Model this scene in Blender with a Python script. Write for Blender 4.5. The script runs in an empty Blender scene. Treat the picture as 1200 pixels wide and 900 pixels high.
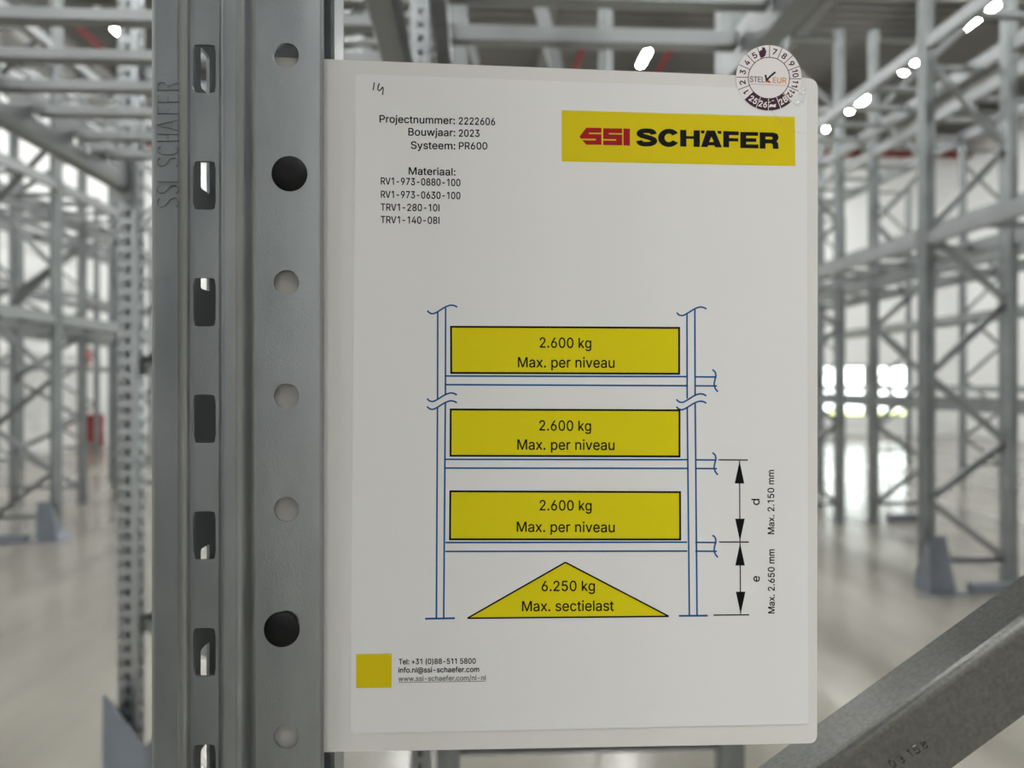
import bpy, bmesh, math, random
from mathutils import Vector, Matrix
from mathutils.geometry import tessellate_polygon

# ------------------------------------------------------------------ camera, world, exposure
scene = bpy.context.scene
COL = scene.collection
EYE = 1.525                                   # the camera is held at chest height
YAW = math.atan(0.05)                         # turned a little to the right of the aisle direction
SY, CY = math.sin(YAW), math.cos(YAW)
cam_data = bpy.data.cameras.new('camera')
cam = bpy.data.objects.new('camera', cam_data)
COL.objects.link(cam)
cam.location = (0, 0, EYE)
cam.rotation_euler = (math.pi / 2, 0, -YAW)
cam_data.sensor_width = 36
cam_data.lens = 27                            # 900 px focal length on a 1200 px wide frame
cam_data.clip_start = 0.02
cam_data.clip_end = 300
cam_data.dof.use_dof = True
cam_data.dof.focus_distance = 0.348
cam_data.dof.aperture_fstop = 7.6
scene.camera = cam

world = bpy.data.worlds.new('world')
scene.world = world
world.use_nodes = True
wn = world.node_tree.nodes
wn['Background'].inputs[0].default_value = (0.95, 1.0, 1.0, 1)
wn['Background'].inputs[1].default_value = 1.7   # bright overcast day outside the far windows

scene.view_settings.view_transform = 'Standard'
scene.view_settings.look = 'None'
scene.view_settings.gamma = 1
scene.view_settings.use_curve_mapping = False
scene.view_settings.exposure = 1.69
LAMP = 70.0                                   # radiance of the ceiling lamp diffusers

scene.cycles.max_bounces = 8
scene.cycles.diffuse_bounces = 4
scene.cycles.glossy_bounces = 4
scene.cycles.transmission_bounces = 6
scene.cycles.transparent_max_bounces = 8
scene.cycles.caustics_reflective = False
scene.cycles.caustics_refractive = False
scene.cycles.sample_clamp_indirect = 6
scene.cycles.use_denoising = True
try:
    scene.cycles.use_light_tree = True
except Exception:
    pass

random.seed(4)


def ray(px, py):
    """direction of a photo pixel (1200 x 900 frame) in the hall's axes, one unit along the lens axis"""
    u, v = (px - 600) / 900, (450 - py) / 900
    return Vector((u * CY + SY, CY - u * SY, v))


def at_depth(px, py, d):
    return Vector((0, 0, EYE)) + ray(px, py) * d


def at_y(px, py, y):
    r = ray(px, py)
    return Vector((0, 0, EYE)) + r * (y / r.y)


# ------------------------------------------------------------------ materials
def mat(name, color, rough=0.5, metal=0.0, spec=0.5):
    m = bpy.data.materials.new(name)
    m.use_nodes = True
    b = m.node_tree.nodes['Principled BSDF']
    b.inputs['Base Color'].default_value = (*color, 1)
    b.inputs['Roughness'].default_value = rough
    b.inputs['Metallic'].default_value = metal
    b.inputs['Specular IOR Level'].default_value = spec
    return m


def noise_mat(name, c0, c1, scale=20, rough=(0.4, 0.5), metal=0.0, bump=0.0, bump_scale=None, detail=3, stretch=None, spec=0.5):
    m = mat(name, c0, rough[0], metal, spec)
    nt = m.node_tree
    n, l = nt.nodes, nt.links
    b = n['Principled BSDF']
    tc = n.new('ShaderNodeTexCoord')
    mp = n.new('ShaderNodeMapping')
    if stretch:
        mp.inputs['Scale'].default_value = stretch
    l.new(tc.outputs['Object'], mp.inputs['Vector'])
    nz = n.new('ShaderNodeTexNoise')
    nz.inputs['Scale'].default_value = scale
    nz.inputs['Detail'].default_value = detail
    l.new(mp.outputs['Vector'], nz.inputs['Vector'])
    cr = n.new('ShaderNodeValToRGB')
    cr.color_ramp.elements[0].position = 0.3
    cr.color_ramp.elements[1].position = 0.7
    cr.color_ramp.elements[0].color = (*c0, 1)
    cr.color_ramp.elements[1].color = (*c1, 1)
    l.new(nz.outputs['Fac'], cr.inputs['Fac'])
    l.new(cr.outputs['Color'], b.inputs['Base Color'])
    mr = n.new('ShaderNodeMapRange')
    mr.inputs['From Min'].default_value = 0.3
    mr.inputs['From Max'].default_value = 0.7
    mr.inputs['To Min'].default_value = rough[0]
    mr.inputs['To Max'].default_value = rough[1]
    l.new(nz.outputs['Fac'], mr.inputs['Value'])
    l.new(mr.outputs['Result'], b.inputs['Roughness'])
    if bump:
        nb = n.new('ShaderNodeTexNoise')
        nb.inputs['Scale'].default_value = bump_scale or scale * 4
        nb.inputs['Detail'].default_value = 2
        l.new(mp.outputs['Vector'], nb.inputs['Vector'])
        bp = n.new('ShaderNodeBump')
        bp.inputs['Strength'].default_value = bump
        bp.inputs['Distance'].default_value = 0.001
        l.new(nb.outputs['Fac'], bp.inputs['Height'])
        l.new(bp.outputs['Normal'], b.inputs['Normal'])
    return m


def emit_mat(name, color, strength):
    m = bpy.data.materials.new(name)
    m.use_nodes = True
    nt = m.node_tree
    nt.nodes.remove(nt.nodes['Principled BSDF'])
    e = nt.nodes.new('ShaderNodeEmission')
    e.inputs[0].default_value = (*color, 1)
    e.inputs[1].default_value = strength
    nt.links.new(e.outputs[0], nt.nodes['Material Output'].inputs[0])
    return m


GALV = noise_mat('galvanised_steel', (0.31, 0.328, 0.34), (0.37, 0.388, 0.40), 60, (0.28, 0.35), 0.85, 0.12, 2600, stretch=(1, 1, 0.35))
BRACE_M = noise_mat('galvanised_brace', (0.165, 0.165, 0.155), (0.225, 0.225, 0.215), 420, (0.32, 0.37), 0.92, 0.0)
RACK = noise_mat('rack_steel', (0.20, 0.215, 0.22), (0.27, 0.285, 0.29), 6, (0.32, 0.45), 0.75)
BEAM = noise_mat('beam_steel', (0.24, 0.25, 0.255), (0.31, 0.32, 0.325), 5, (0.32, 0.45), 0.7)
GUARD_M = noise_mat('guard_steel', (0.17, 0.19, 0.225), (0.22, 0.24, 0.28), 14, (0.4, 0.55), 0.35)
BOARD = mat('white_plastic', (0.66, 0.645, 0.63), 0.4, 0, 0.3)
PAPER = mat('laminated_paper', (0.715, 0.71, 0.715), 0.4, 0, 0.3)
INK = mat('black_ink', (0.006, 0.006, 0.007), 0.5, 0, 0.1)
GREY_INK = mat('grey_ink', (0.14, 0.14, 0.14), 0.4)
PEN = mat('pen_ink', (0.03, 0.03, 0.03), 0.5, 0, 0.1)
BLUE = mat('blue_ink', (0.003, 0.085, 0.26), 0.5, 0, 0.1)
YELLOW = mat('yellow_ink', (0.64, 0.51, 0.006), 0.5, 0, 0.12)
YELLOW2 = mat('diagram_yellow_ink', (0.66, 0.57, 0.006), 0.5, 0, 0.12)
RED = mat('red_ink', (0.33, 0.010, 0.016), 0.5, 0, 0.12)
ORANGE = mat('orange_ink', (0.62, 0.24, 0.06), 0.4)
STICK = mat('sticker_white', (0.74, 0.70, 0.71), 0.35)
PLUM = mat('sticker_plum', (0.06, 0.02, 0.038), 0.5, 0, 0.15)
RUBBER = mat('black_plastic', (0.006, 0.006, 0.007), 0.5, 0, 0.22)
REDP = mat('red_paint', (0.26, 0.015, 0.02), 0.5)
DIFF = emit_mat('lamp_diffuser', (0.985, 1.0, 0.975), LAMP)
HOUSING = mat('lamp_housing', (0.6, 0.6, 0.6), 0.4)
CEIL = noise_mat('ceiling_deck', (0.125, 0.118, 0.107), (0.155, 0.148, 0.136), 1.5, (0.5, 0.6))
GIRD = mat('girder_steel', (0.16, 0.155, 0.15), 0.5)
FRAME_W = mat('window_frame', (0.35, 0.36, 0.36), 0.4)
GRASS = noise_mat('grass_lawn', (0.50, 0.54, 0.16), (0.62, 0.66, 0.22), 3, (0.8, 0.9))

GLASS = bpy.data.materials.new('window_glass')
GLASS.use_nodes = True
_b = GLASS.node_tree.nodes['Principled BSDF']
_b.inputs['Base Color'].default_value = (0.95, 1, 0.98, 1)
_b.inputs['Transmission Weight'].default_value = 1
_b.inputs['Roughness'].default_value = 0.0
_b.inputs['IOR'].default_value = 1.02

CLEAR = bpy.data.materials.new('clear_film')
CLEAR.use_nodes = True
_n, _l = CLEAR.node_tree.nodes, CLEAR.node_tree.links
_t = _n.new('ShaderNodeBsdfTransparent')
_g = _n.new('ShaderNodeBsdfGlossy')
_g.inputs['Roughness'].default_value = 0.15
_mx = _n.new('ShaderNodeMixShader')
_mx.inputs[0].default_value = 0.16
_l.new(_t.outputs[0], _mx.inputs[1])
_l.new(_g.outputs[0], _mx.inputs[2])
_l.new(_mx.outputs[0], _n['Material Output'].inputs[0])

# polished concrete floor: broad cloudy tone, rack-shadow streaks painted along the aisle, a soft gloss
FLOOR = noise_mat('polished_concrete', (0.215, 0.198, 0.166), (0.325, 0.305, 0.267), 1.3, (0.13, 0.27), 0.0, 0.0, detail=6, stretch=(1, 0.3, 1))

# wall panels: white sandwich panels with horizontal ribs
WALL = mat('wall_panel', (0.88, 0.885, 0.88), 0.5)
_n, _l = WALL.node_tree.nodes, WALL.node_tree.links
_tc = _n.new('ShaderNodeTexCoord')
_wv = _n.new('ShaderNodeTexWave')
_wv.bands_direction = 'Z'
_wv.inputs['Scale'].default_value = 1.2
_bp = _n.new('ShaderNodeBump')
_bp.inputs['Strength'].default_value = 0.5
_bp.inputs['Distance'].default_value = 0.02
_l.new(_tc.outputs['Object'], _wv.inputs['Vector'])
_l.new(_wv.outputs['Fac'], _bp.inputs['Height'])
_l.new(_bp.outputs['Normal'], _n['Principled BSDF'].inputs['Normal'])


# ------------------------------------------------------------------ mesh helpers
class MB:
    """collects vertices and faces for ONE mesh object"""
    def __init__(self):
        self.v, self.f, self.m, self.s = [], [], [], []

    def add(self, verts, faces, mi=0, smooth=False):
        o = len(self.v)
        self.v += [tuple(p) for p in verts]
        for f in faces:
            self.f.append([i + o for i in f])
            self.m.append(mi)
            self.s.append(smooth)

    def box(self, x0, y0, z0, x1, y1, z1, mi=0):
        vs = [(x, y, z) for z in (z0, z1) for x, y in ((x0, y0), (x1, y0), (x1, y1), (x0, y1))]
        self.add(vs, [(3, 2, 1, 0), (4, 5, 6, 7), (0, 1, 5, 4), (1, 2, 6, 5), (2, 3, 7, 6), (3, 0, 4, 7)], mi)

    def prism(self, outline, a, b, axis='z', mi=0, smooth=False):
        """closed outline swept between a and b along an axis; outline is counter-clockwise seen against the axis"""
        def put(p, t):
            if axis == 'z':
                return (p[0], p[1], t)
            if axis == 'y':
                return (p[0], t, p[1])
            return (t, p[0], p[1])
        n = len(outline)
        vs = [put(p, a) for p in outline] + [put(p, b) for p in outline]
        fs = [(i, (i + 1) % n, (i + 1) % n + n, i + n) for i in range(n)]
        fs += [tuple(range(n - 1, -1, -1)), tuple(range(n, 2 * n))]
        self.add(vs, fs, mi, smooth)

    def beam(self, p, q, outline, up=Vector((0, 0, 1))):
        """closed outline (side, up) swept from p to q"""
        p, q = Vector(p), Vector(q)
        t = (q - p).normalized()
        s = t.cross(up).normalized()
        w = s.cross(t).normalized()
        n = len(outline)
        vs = [p + s * a + w * b for a, b in outline] + [q + s * a + w * b for a, b in outline]
        fs = [(i, (i + 1) % n, (i + 1) % n + n, i + n) for i in range(n)]
        fs += [tuple(range(n - 1, -1, -1)), tuple(range(n, 2 * n))]
        self.add(vs, fs)

    def build(self, name, mats, parent=None, bevel=0, solid=0, recalc=True):
        me = bpy.data.meshes.new(name)
        me.from_pydata(self.v, [], self.f)
        for m in (mats if isinstance(mats, (list, tuple)) else [mats]):
            me.materials.append(m)
        me.polygons.foreach_set('material_index', self.m)
        me.polygons.foreach_set('use_smooth', self.s)
        if recalc:
            bm = bmesh.new()
            bm.from_mesh(me)
            bmesh.ops.recalc_face_normals(bm, faces=bm.faces)
            bm.to_mesh(me)
            bm.free()
        me.update()
        o = bpy.data.objects.new(name, me)
        COL.objects.link(o)
        if parent:
            o.parent = parent
        if solid:
            md = o.modifiers.new('thick', 'SOLIDIFY')
            md.thickness = solid
            md.offset = -1
        if bevel:
            md = o.modifiers.new('bevel', 'BEVEL')
            md.width = bevel
            md.segments = 2
            md.limit_method = 'ANGLE'
        return o


def tag(o, label, cat, group=None):
    o['label'] = label
    o['category'] = cat
    if group:
        o['group'] = group
    return o


def empty(name, loc=(0, 0, 0)):
    o = bpy.data.objects.new(name, None)
    o.empty_display_size = 0.05
    o.location = loc
    COL.objects.link(o)
    return o


def struct(o):
    o['kind'] = 'structure'
    return o


def copy_tree(o, parent=None):
    c = o.copy()
    COL.objects.link(c)
    if parent:
        c.parent = parent
    for ch in list(o.children):
        copy_tree(ch, c)
    return c


def cell_angles(n, w, h):
    a = [2 * math.pi * i / n for i in range(n)]
    for sx, sz in ((1, 1), (-1, 1), (-1, -1), (1, -1)):
        c = math.atan2(sz * h, sx * w) % (2 * math.pi)
        a.append(c)
    return sorted(set(round(x, 6) for x in a))


def hole_cell(w, h, inside, n=24):
    """a w x h rectangle centred on 0 with a hole given by inside(x, z): returns verts (2-D) and quads"""
    vo, vi = [], []
    ang = cell_angles(n, w / 2, h / 2)
    for a in ang:
        c, s = math.cos(a), math.sin(a)
        t = min((w / 2) / abs(c) if abs(c) > 1e-9 else 1e9, (h / 2) / abs(s) if abs(s) > 1e-9 else 1e9)
        vo.append((c * t, s * t))
        lo, hi = 0.0, t
        for _ in range(24):
            m = (lo + hi) / 2
            if inside(c * m, s * m):
                lo = m
            else:
                hi = m
        vi.append((c * lo, s * lo))
    k = len(ang)
    return vo + vi, [(i, (i + 1) % k, (i + 1) % k + k, i + k) for i in range(k)]


def rrect(hw, hh, r):
    def f(x, z):
        dx, dz = max(abs(x) - hw + r, 0), max(abs(z) - hh + r, 0)
        return dx * dx + dz * dz <= r * r if (abs(x) <= hw and abs(z) <= hh) else False
    return f

CAP = 509
GLYPHS = {
 '(': (273, ['89,207 90,244 94,283 101,324 109,364 119,403 132,441 145,477 160,510 177,539 236,539 219,503 204,466 191,428 179,390 169,351 161,313 156,276 152,241 151,207 152,176 155,145 160,115 167,83 177,50 188,16 202,-19 218,-57 236,-96 177,-96 150,-46 128,4 111,55 99,106 92,156']),
 ')': (273, ['37,-96 56,-56 72,-18 86,18 97,52 106,85 113,116 118,147 121,177 122,207 121,241 117,276 112,313 104,351 94,390 82,428 69,466 54,503 37,539 97,539 113,510 128,477 142,441 154,403 164,364 173,323 179,283 183,244 184,207 182,156 174,104 161,53 144,3 123,-47 97,-96']),
 '+': (453, ['198,34 198,364 255,364 255,34', '61,172 61,226 391,226 391,172']),
 '-': (453, ['337,244 337,188 114,188 114,244']),
 '.': (188, ['95,-4 83,-3 73,1 63,9 55,18 51,29 50,41 51,53 55,64 63,73 73,81 83,85 95,87 107,85 118,81 128,73 135,64 140,53 141,41 140,29 135,18 128,9 118,1 107,-3']),
 '/': (249, ['235,533 71,-76 14,-76 178,533']),
 '0': (453, ['227,-7 191,-3 158,7 130,24 105,48 85,77 69,113 57,155 50,202 48,254 50,306 57,353 69,395 85,431 106,461 130,484 159,502 191,512 227,516 262,512 295,502 323,484 348,461 368,431 384,395 396,353 403,306 405,254 403,202 396,155 384,113 368,77 348,48 323,24 295,7 263,-3', '227,50 250,52 271,60 290,74 306,92 320,116 330,144 338,176 342,213 344,254 342,295 338,332 330,365 320,393 306,416 290,435 271,449 250,457 227,460 203,457 182,449 163,435 147,416 134,393 123,365 115,332 111,295 109,254 111,213 115,176 123,144 134,116 147,92 163,74 182,60 203,52']),
 '1': (405, ['276,509 276,0 212,0 212,448 209,448 86,358 86,427 198,509']),
 '2': (453, ['64,0 64,47 234,229 252,248 268,266 282,282 294,298 303,312 311,327 316,341 319,356 320,371 319,389 315,405 308,419 298,431 287,441 273,449 258,455 241,458 224,460 205,458 188,454 172,447 159,438 148,427 139,413 132,398 128,381 127,362 66,362 68,391 75,418 86,442 102,464 121,482 143,496 168,507 196,513 225,516 254,513 281,507 306,497 328,482 346,465 361,445 372,423 379,398 381,372 380,354 377,336 371,318 363,299 351,280 336,259 317,235 294,209 267,180 153,60 153,57 389,57 389,0']),
 '3': (453, ['218,-7 188,-5 159,1 133,10 108,22 88,38 70,57 57,79 48,104 44,132 109,132 112,115 118,100 126,87 137,76 150,66 165,59 182,54 200,51 219,50 239,51 258,55 275,61 291,69 304,80 315,93 323,108 328,125 329,145 328,163 323,180 316,196 306,211 292,223 275,234 254,241 229,246 201,248 157,248 157,299 288,448 288,452 70,452 70,509 372,509 372,461 211,278 211,289 247,290 279,286 308,276 333,262 354,244 371,222 383,198 391,173 393,145 390,116 383,90 370,66 354,45 333,27 309,12 281,2 251,-5']),
 '4': (453, ['40,105 40,158 247,509 311,509 109,166 109,163 413,163 413,105', '282,0 282,121 282,146 282,318 343,318 343,0']),
 '5': (453, ['221,-7 192,-5 165,1 140,11 118,25 99,41 83,60 71,82 63,105 60,130 122,130 125,115 130,102 138,89 148,78 160,68 173,60 188,54 204,51 221,50 241,51 259,56 276,64 291,75 304,89 314,104 322,122 326,141 328,162 326,183 321,203 314,221 303,237 290,251 275,262 257,270 238,275 218,277 201,276 184,273 167,268 152,262 139,255 128,246 67,253 96,509 366,509 366,452 151,452 134,301 136,301 148,311 162,318 178,325 194,330 212,333 229,334 252,332 274,328 294,321 313,311 330,299 345,285 358,269 370,251 379,231 386,210 390,187 391,163 388,132 381,102 369,76 352,52 332,32 309,15 282,3 253,-4']),
 '6': (453, ['226,-7 196,-4 168,3 142,15 119,31 100,51 84,74 73,101 66,130 64,162 65,187 71,212 80,239 93,268 112,302 137,340 252,509 322,509 151,261 145,261 151,270 157,279 165,288 174,295 184,302 196,307 208,311 221,313 235,314 265,312 291,305 316,295 337,280 355,262 370,240 380,215 387,187 389,157 387,127 379,98 368,73 352,50 333,30 310,14 284,3 257,-4', '226,48 245,50 263,55 279,63 293,73 304,86 314,101 322,119 326,137 327,157 326,178 322,196 314,213 304,228 293,241 279,251 263,259 245,264 226,265 207,264 190,259 174,252 160,241 148,229 138,214 131,197 126,179 125,158 126,138 131,119 138,102 148,86 160,73 174,63 190,55 207,50']),
 '7': (453, ['97,0 323,448 323,452 62,452 62,509 391,509 391,449 165,0']),
 '8': (453, ['226,-7 193,-5 163,1 136,11 111,25 91,42 74,62 62,84 54,109 52,135 53,156 58,176 65,195 75,212 87,228 101,241 117,252 134,260 153,265 153,267 129,276 109,289 93,308 80,330 73,354 70,380 73,405 79,429 90,450 106,469 124,485 146,498 170,508 197,514 226,516 255,514 282,508 306,498 328,485 346,469 361,450 373,429 379,405 382,380 379,354 372,330 359,308 343,289 323,276 300,267 300,265 319,260 335,252 351,241 365,228 377,212 387,195 395,176 399,156 401,135 398,109 391,84 378,62 362,42 341,25 317,11 289,1 259,-5', '226,49 248,50 267,54 285,60 300,69 313,79 323,91 331,106 335,121 337,139 335,157 330,173 322,189 312,202 298,213 283,223 265,230 247,234 226,235 206,234 187,230 169,223 154,213 140,202 130,189 122,173 117,157 115,139 117,121 121,106 129,91 139,79 152,69 167,60 185,54 205,50', '226,290 244,291 260,294 274,300 287,308 298,318 307,330 314,344 318,359 319,376 318,392 314,407 308,420 299,432 288,442 275,449 260,455 244,459 226,460 208,459 192,455 177,449 164,442 153,432 145,420 138,407 134,392 133,376 134,359 138,344 145,330 154,318 165,308 178,300 193,294 209,291']),
 '9': (453, ['226,516 256,513 285,506 310,494 333,478 352,458 368,434 380,408 387,378 389,347 387,322 382,296 373,270 359,240 340,207 315,168 200,0 130,0 301,248 307,248 302,238 295,229 287,221 278,214 268,207 257,202 245,198 232,195 218,195 188,197 161,203 137,214 116,229 98,247 83,269 72,294 66,321 64,352 66,382 73,411 85,436 101,459 120,479 143,494 168,506 196,513', '226,460 207,459 190,454 174,446 160,435 148,423 138,407 131,390 127,372 125,352 127,331 131,313 138,295 148,280 160,268 174,257 190,250 207,245 226,243 245,245 263,249 279,257 293,267 305,280 314,295 322,312 326,330 327,350 326,371 322,390 314,407 305,422 293,435 279,446 263,454 245,459']),
 ':': (188, ['95,-4 83,-3 73,1 63,9 55,18 51,29 50,41 51,53 55,64 63,73 73,81 83,85 95,87 107,85 118,81 128,73 135,64 140,53 141,41 140,29 135,18 128,9 118,1 107,-3', '95,271 83,272 73,277 63,284 55,294 51,304 50,316 51,328 55,339 63,349 73,356 83,360 95,362 107,360 118,356 128,349 135,339 140,328 141,316 140,304 135,294 128,284 118,277 107,272']),
 '@': (676, ['355,-135 307,-133 262,-126 221,-114 184,-98 151,-77 122,-53 98,-24 77,9 61,46 50,87 43,131 40,179 43,226 50,269 61,309 78,346 98,379 123,408 151,433 184,454 220,470 260,482 303,489 349,492 394,489 435,482 472,469 506,452 536,432 562,407 584,380 603,351 617,319 627,285 633,251 635,215 635,191 633,166 631,142 627,118 622,96 615,76 605,57 593,42 579,28 561,18 541,13 517,11 503,11 490,13 476,17 463,21 451,28 441,36 432,45 426,56 423,68 420,68 413,54 402,41 388,30 371,20 351,15 326,13 298,15 273,23 251,35 232,52 216,73 204,96 195,123 190,152 188,182 190,212 197,239 207,265 220,287 237,306 257,322 279,334 304,341 330,343 351,342 369,338 385,331 398,323 409,314 416,306 419,306 419,335 474,335 474,110 475,97 479,85 485,74 493,66 505,61 518,59 533,61 546,66 557,76 565,89 571,106 576,127 579,152 580,182 581,215 579,245 575,273 567,301 555,327 541,351 523,373 502,393 477,410 450,424 419,434 385,440 347,442 309,440 274,434 242,424 213,410 187,393 164,372 144,347 128,320 115,289 105,255 100,218 98,178 100,138 105,100 115,66 128,35 144,8 165,-17 188,-37 215,-54 246,-68 280,-78 317,-83 357,-85 376,-85 394,-83 412,-80 428,-77 444,-73 458,-69 471,-65 481,-62 489,-59 504,-107 493,-111 480,-116 464,-120 447,-124 429,-128 411,-131 392,-133 374,-135', '329,65 350,66 368,71 382,78 395,89 405,102 412,118 417,138 421,160 422,185 421,210 417,231 411,249 403,263 393,274 381,282 366,287 350,290 331,292 313,290 297,285 283,277 271,267 260,254 252,239 246,222 243,204 242,185 243,164 246,144 251,125 258,108 267,94 279,81 293,72 310,67']),
 'B': (456, ['60,0 60,509 241,509 274,507 304,501 329,491 350,477 367,461 381,442 390,421 396,398 398,374 397,353 393,336 387,320 378,307 368,295 356,286 343,278 329,272 315,267 315,262 331,260 347,254 363,245 378,234 391,220 402,203 411,184 416,161 418,136 416,111 410,88 400,67 386,48 368,31 344,18 317,8 284,2 247,0', '125,57 245,57 281,60 309,67 330,80 344,96 353,115 355,137 354,153 350,169 342,184 333,197 320,209 306,218 289,225 269,229 248,231 125,231', '125,285 238,285 256,287 273,290 288,296 302,304 314,314 323,326 330,340 335,355 336,372 333,393 326,412 313,429 294,442 270,449 240,452 125,452']),
 'C': (510, ['267,-7 225,-3 186,7 150,25 119,49 92,79 70,115 53,157 44,203 40,254 44,305 53,352 70,393 92,429 119,459 150,484 186,501 225,512 267,516 293,514 317,511 340,504 362,496 383,485 402,471 419,456 435,438 448,418 459,397 467,373 473,348 408,348 404,365 397,380 389,395 380,407 369,418 357,428 344,437 330,444 315,449 300,453 284,455 267,456 237,453 209,445 184,432 161,414 141,391 125,364 113,332 106,295 103,254 106,213 113,177 125,145 141,117 161,94 184,76 210,63 237,56 267,53 284,54 300,56 315,60 330,65 344,72 357,81 369,90 380,102 389,114 397,128 404,144 408,160 473,160 467,135 459,112 448,91 435,71 420,53 402,38 383,24 363,13 341,5 317,-2 293,-6']),
 'E': (419, ['60,0 60,509 372,509 372,452 125,452 125,286 355,286 355,229 125,229 125,57 375,57 375,0']),
 'F': (410, ['60,0 60,509 369,509 369,452 125,452 125,278 346,278 346,221 125,221 125,0']),
 'H': (517, ['60,0 60,509 125,509 125,289 392,289 392,509 457,509 457,0 392,0 392,232 125,232 125,0']),
 'I': (185, ['60,0 60,509 125,509 125,0']),
 'K': (467, ['104,145 104,216 116,231 128,246 139,261 151,275 162,289 174,303 187,317 199,331 212,344 364,509 448,509 231,276 228,276', '60,0 60,509 125,509 125,334 124,225 125,193 125,0', '372,0 188,259 228,309 449,0']),
 'L': (393, ['60,0 60,509 125,509 125,57 361,57 361,0']),
 'M': (628, ['60,0 60,509 152,509 277,187 280,179 284,170 287,159 291,147 295,135 299,123 303,110 307,97 311,84 315,71 319,60 322,49 307,49 311,59 314,71 318,83 322,95 326,108 330,121 334,134 338,146 342,158 346,169 349,179 352,187 476,509 568,509 568,0 504,0 504,291 504,302 504,314 504,327 505,340 505,354 505,369 505,383 506,398 506,413 506,428 507,443 507,457 513,457 508,441 503,425 498,409 492,393 487,378 482,363 477,348 472,335 467,322 463,310 459,300 456,291 342,0 286,0 170,291 167,300 163,310 159,321 155,333 150,347 145,361 140,376 134,392 129,408 124,424 118,441 112,457 119,457 119,444 120,430 120,416 120,401 121,386 121,372 121,357 121,342 122,328 122,315 122,302 122,291 122,0']),
 'P': (445, ['60,0 60,509 235,509 272,506 305,499 332,487 356,471 375,452 390,430 400,404 407,377 409,348 407,318 400,291 390,265 375,243 356,223 332,207 305,195 272,188 235,186 125,186 125,0', '233,242 257,244 279,248 297,256 312,266 324,279 333,294 339,310 343,328 344,348 343,367 339,385 333,402 324,416 312,428 297,439 279,446 257,451 232,452 125,452 125,242']),
 'R': (449, ['60,0 60,509 236,509 273,506 305,500 333,489 356,473 376,455 390,433 401,408 407,381 409,352 407,323 401,296 390,271 376,250 356,232 333,217 305,206 273,200 236,198 125,198 125,0', '234,255 258,256 280,260 298,267 313,276 325,287 334,300 340,316 344,333 345,352 344,371 340,389 334,405 325,419 313,430 298,440 279,446 258,451 233,452 125,452 125,255', '353,0 230,229 303,229 428,0']),
 'S': (447, ['224,-9 188,-7 156,-1 128,9 102,23 81,40 64,60 51,83 42,109 38,137 104,137 108,118 114,102 123,88 136,76 150,66 166,59 185,53 204,50 224,49 246,50 267,54 286,60 303,69 317,79 329,92 338,106 344,122 346,139 344,154 340,168 332,179 322,189 310,197 296,205 280,211 263,217 245,222 184,239 145,253 112,269 86,289 67,313 56,341 52,372 54,400 62,425 75,448 92,468 113,484 138,498 165,508 195,514 227,516 259,514 289,508 316,498 340,484 360,468 377,449 390,427 398,403 401,378 337,378 332,402 320,421 302,437 280,449 254,456 225,459 204,457 185,454 167,448 152,440 139,430 129,418 121,405 117,391 115,376 117,359 122,345 131,334 142,324 155,315 169,308 184,302 198,297 212,293 264,279 279,275 295,270 312,264 328,256 344,248 359,238 372,226 384,213 395,198 402,180 407,161 408,139 406,112 399,87 386,64 370,43 349,25 323,11 294,0 261,-7']),
 'T': (449, ['32,452 32,509 417,509 417,452 257,452 257,0 193,0 193,452']),
 'U': (517, ['259,-8 220,-6 186,2 154,15 126,33 103,55 85,80 71,108 63,140 60,173 60,509 124,509 124,178 126,155 132,133 141,113 153,95 169,80 187,68 208,59 232,53 259,52 285,53 309,59 331,68 349,80 364,95 377,113 385,133 391,155 393,178 393,509 457,509 457,173 454,140 446,108 433,80 414,55 391,33 363,15 332,2 297,-6']),
 'V': (480, ['204,0 16,509 84,509 192,206 199,187 207,164 215,137 225,106 236,71 248,31 235,31 247,71 257,107 267,138 276,165 283,187 290,206 395,509 463,509 278,0']),
 'a': (389, ['160,-9 137,-7 115,-3 94,5 76,15 60,29 48,45 38,63 32,84 30,108 32,128 36,146 43,161 53,174 64,184 78,193 92,200 108,206 125,211 143,214 161,217 178,220 200,223 218,225 234,227 247,229 257,231 265,235 271,240 274,246 276,255 276,257 275,272 272,285 267,297 260,307 251,315 240,322 227,327 212,330 196,331 178,330 163,327 149,322 137,316 127,309 118,301 110,292 104,283 100,274 41,291 51,313 64,331 79,346 95,358 114,368 133,375 153,380 173,383 194,384 208,384 223,382 239,379 255,375 271,369 286,360 300,350 312,336 322,320 330,301 335,278 337,251 337,0 277,0 277,52 272,52 267,43 260,34 252,25 242,16 229,8 215,1 199,-4 181,-7', '170,45 192,47 211,51 228,59 242,68 254,80 263,93 270,108 274,122 276,138 276,190 272,187 267,184 259,182 251,180 241,178 231,176 221,174 210,173 200,171 191,170 182,169 175,168 161,166 147,163 134,159 122,153 112,147 103,139 97,130 93,118 92,105 93,93 96,82 102,72 109,64 119,57 130,52 142,48 156,46']),
 'c': (396, ['207,-8 174,-5 144,3 117,16 93,35 72,58 56,85 44,116 37,150 34,187 37,225 44,260 56,291 72,318 93,341 117,360 144,374 174,382 207,384 226,384 243,381 260,377 276,371 291,364 305,356 318,346 330,335 340,322 349,308 356,293 362,277 303,262 300,272 295,281 290,289 284,297 278,304 270,311 261,316 252,321 242,325 231,328 220,329 207,330 184,328 163,321 145,310 130,296 118,278 108,258 102,236 98,212 96,187 98,163 102,139 108,117 118,97 130,80 145,66 163,55 184,49 207,46 220,47 232,49 243,52 253,55 262,60 271,66 279,73 285,80 292,89 297,98 301,107 304,117 363,102 357,86 350,70 341,56 331,43 319,32 306,21 292,12 277,5 261,-1 244,-5 226,-7']),
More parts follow.
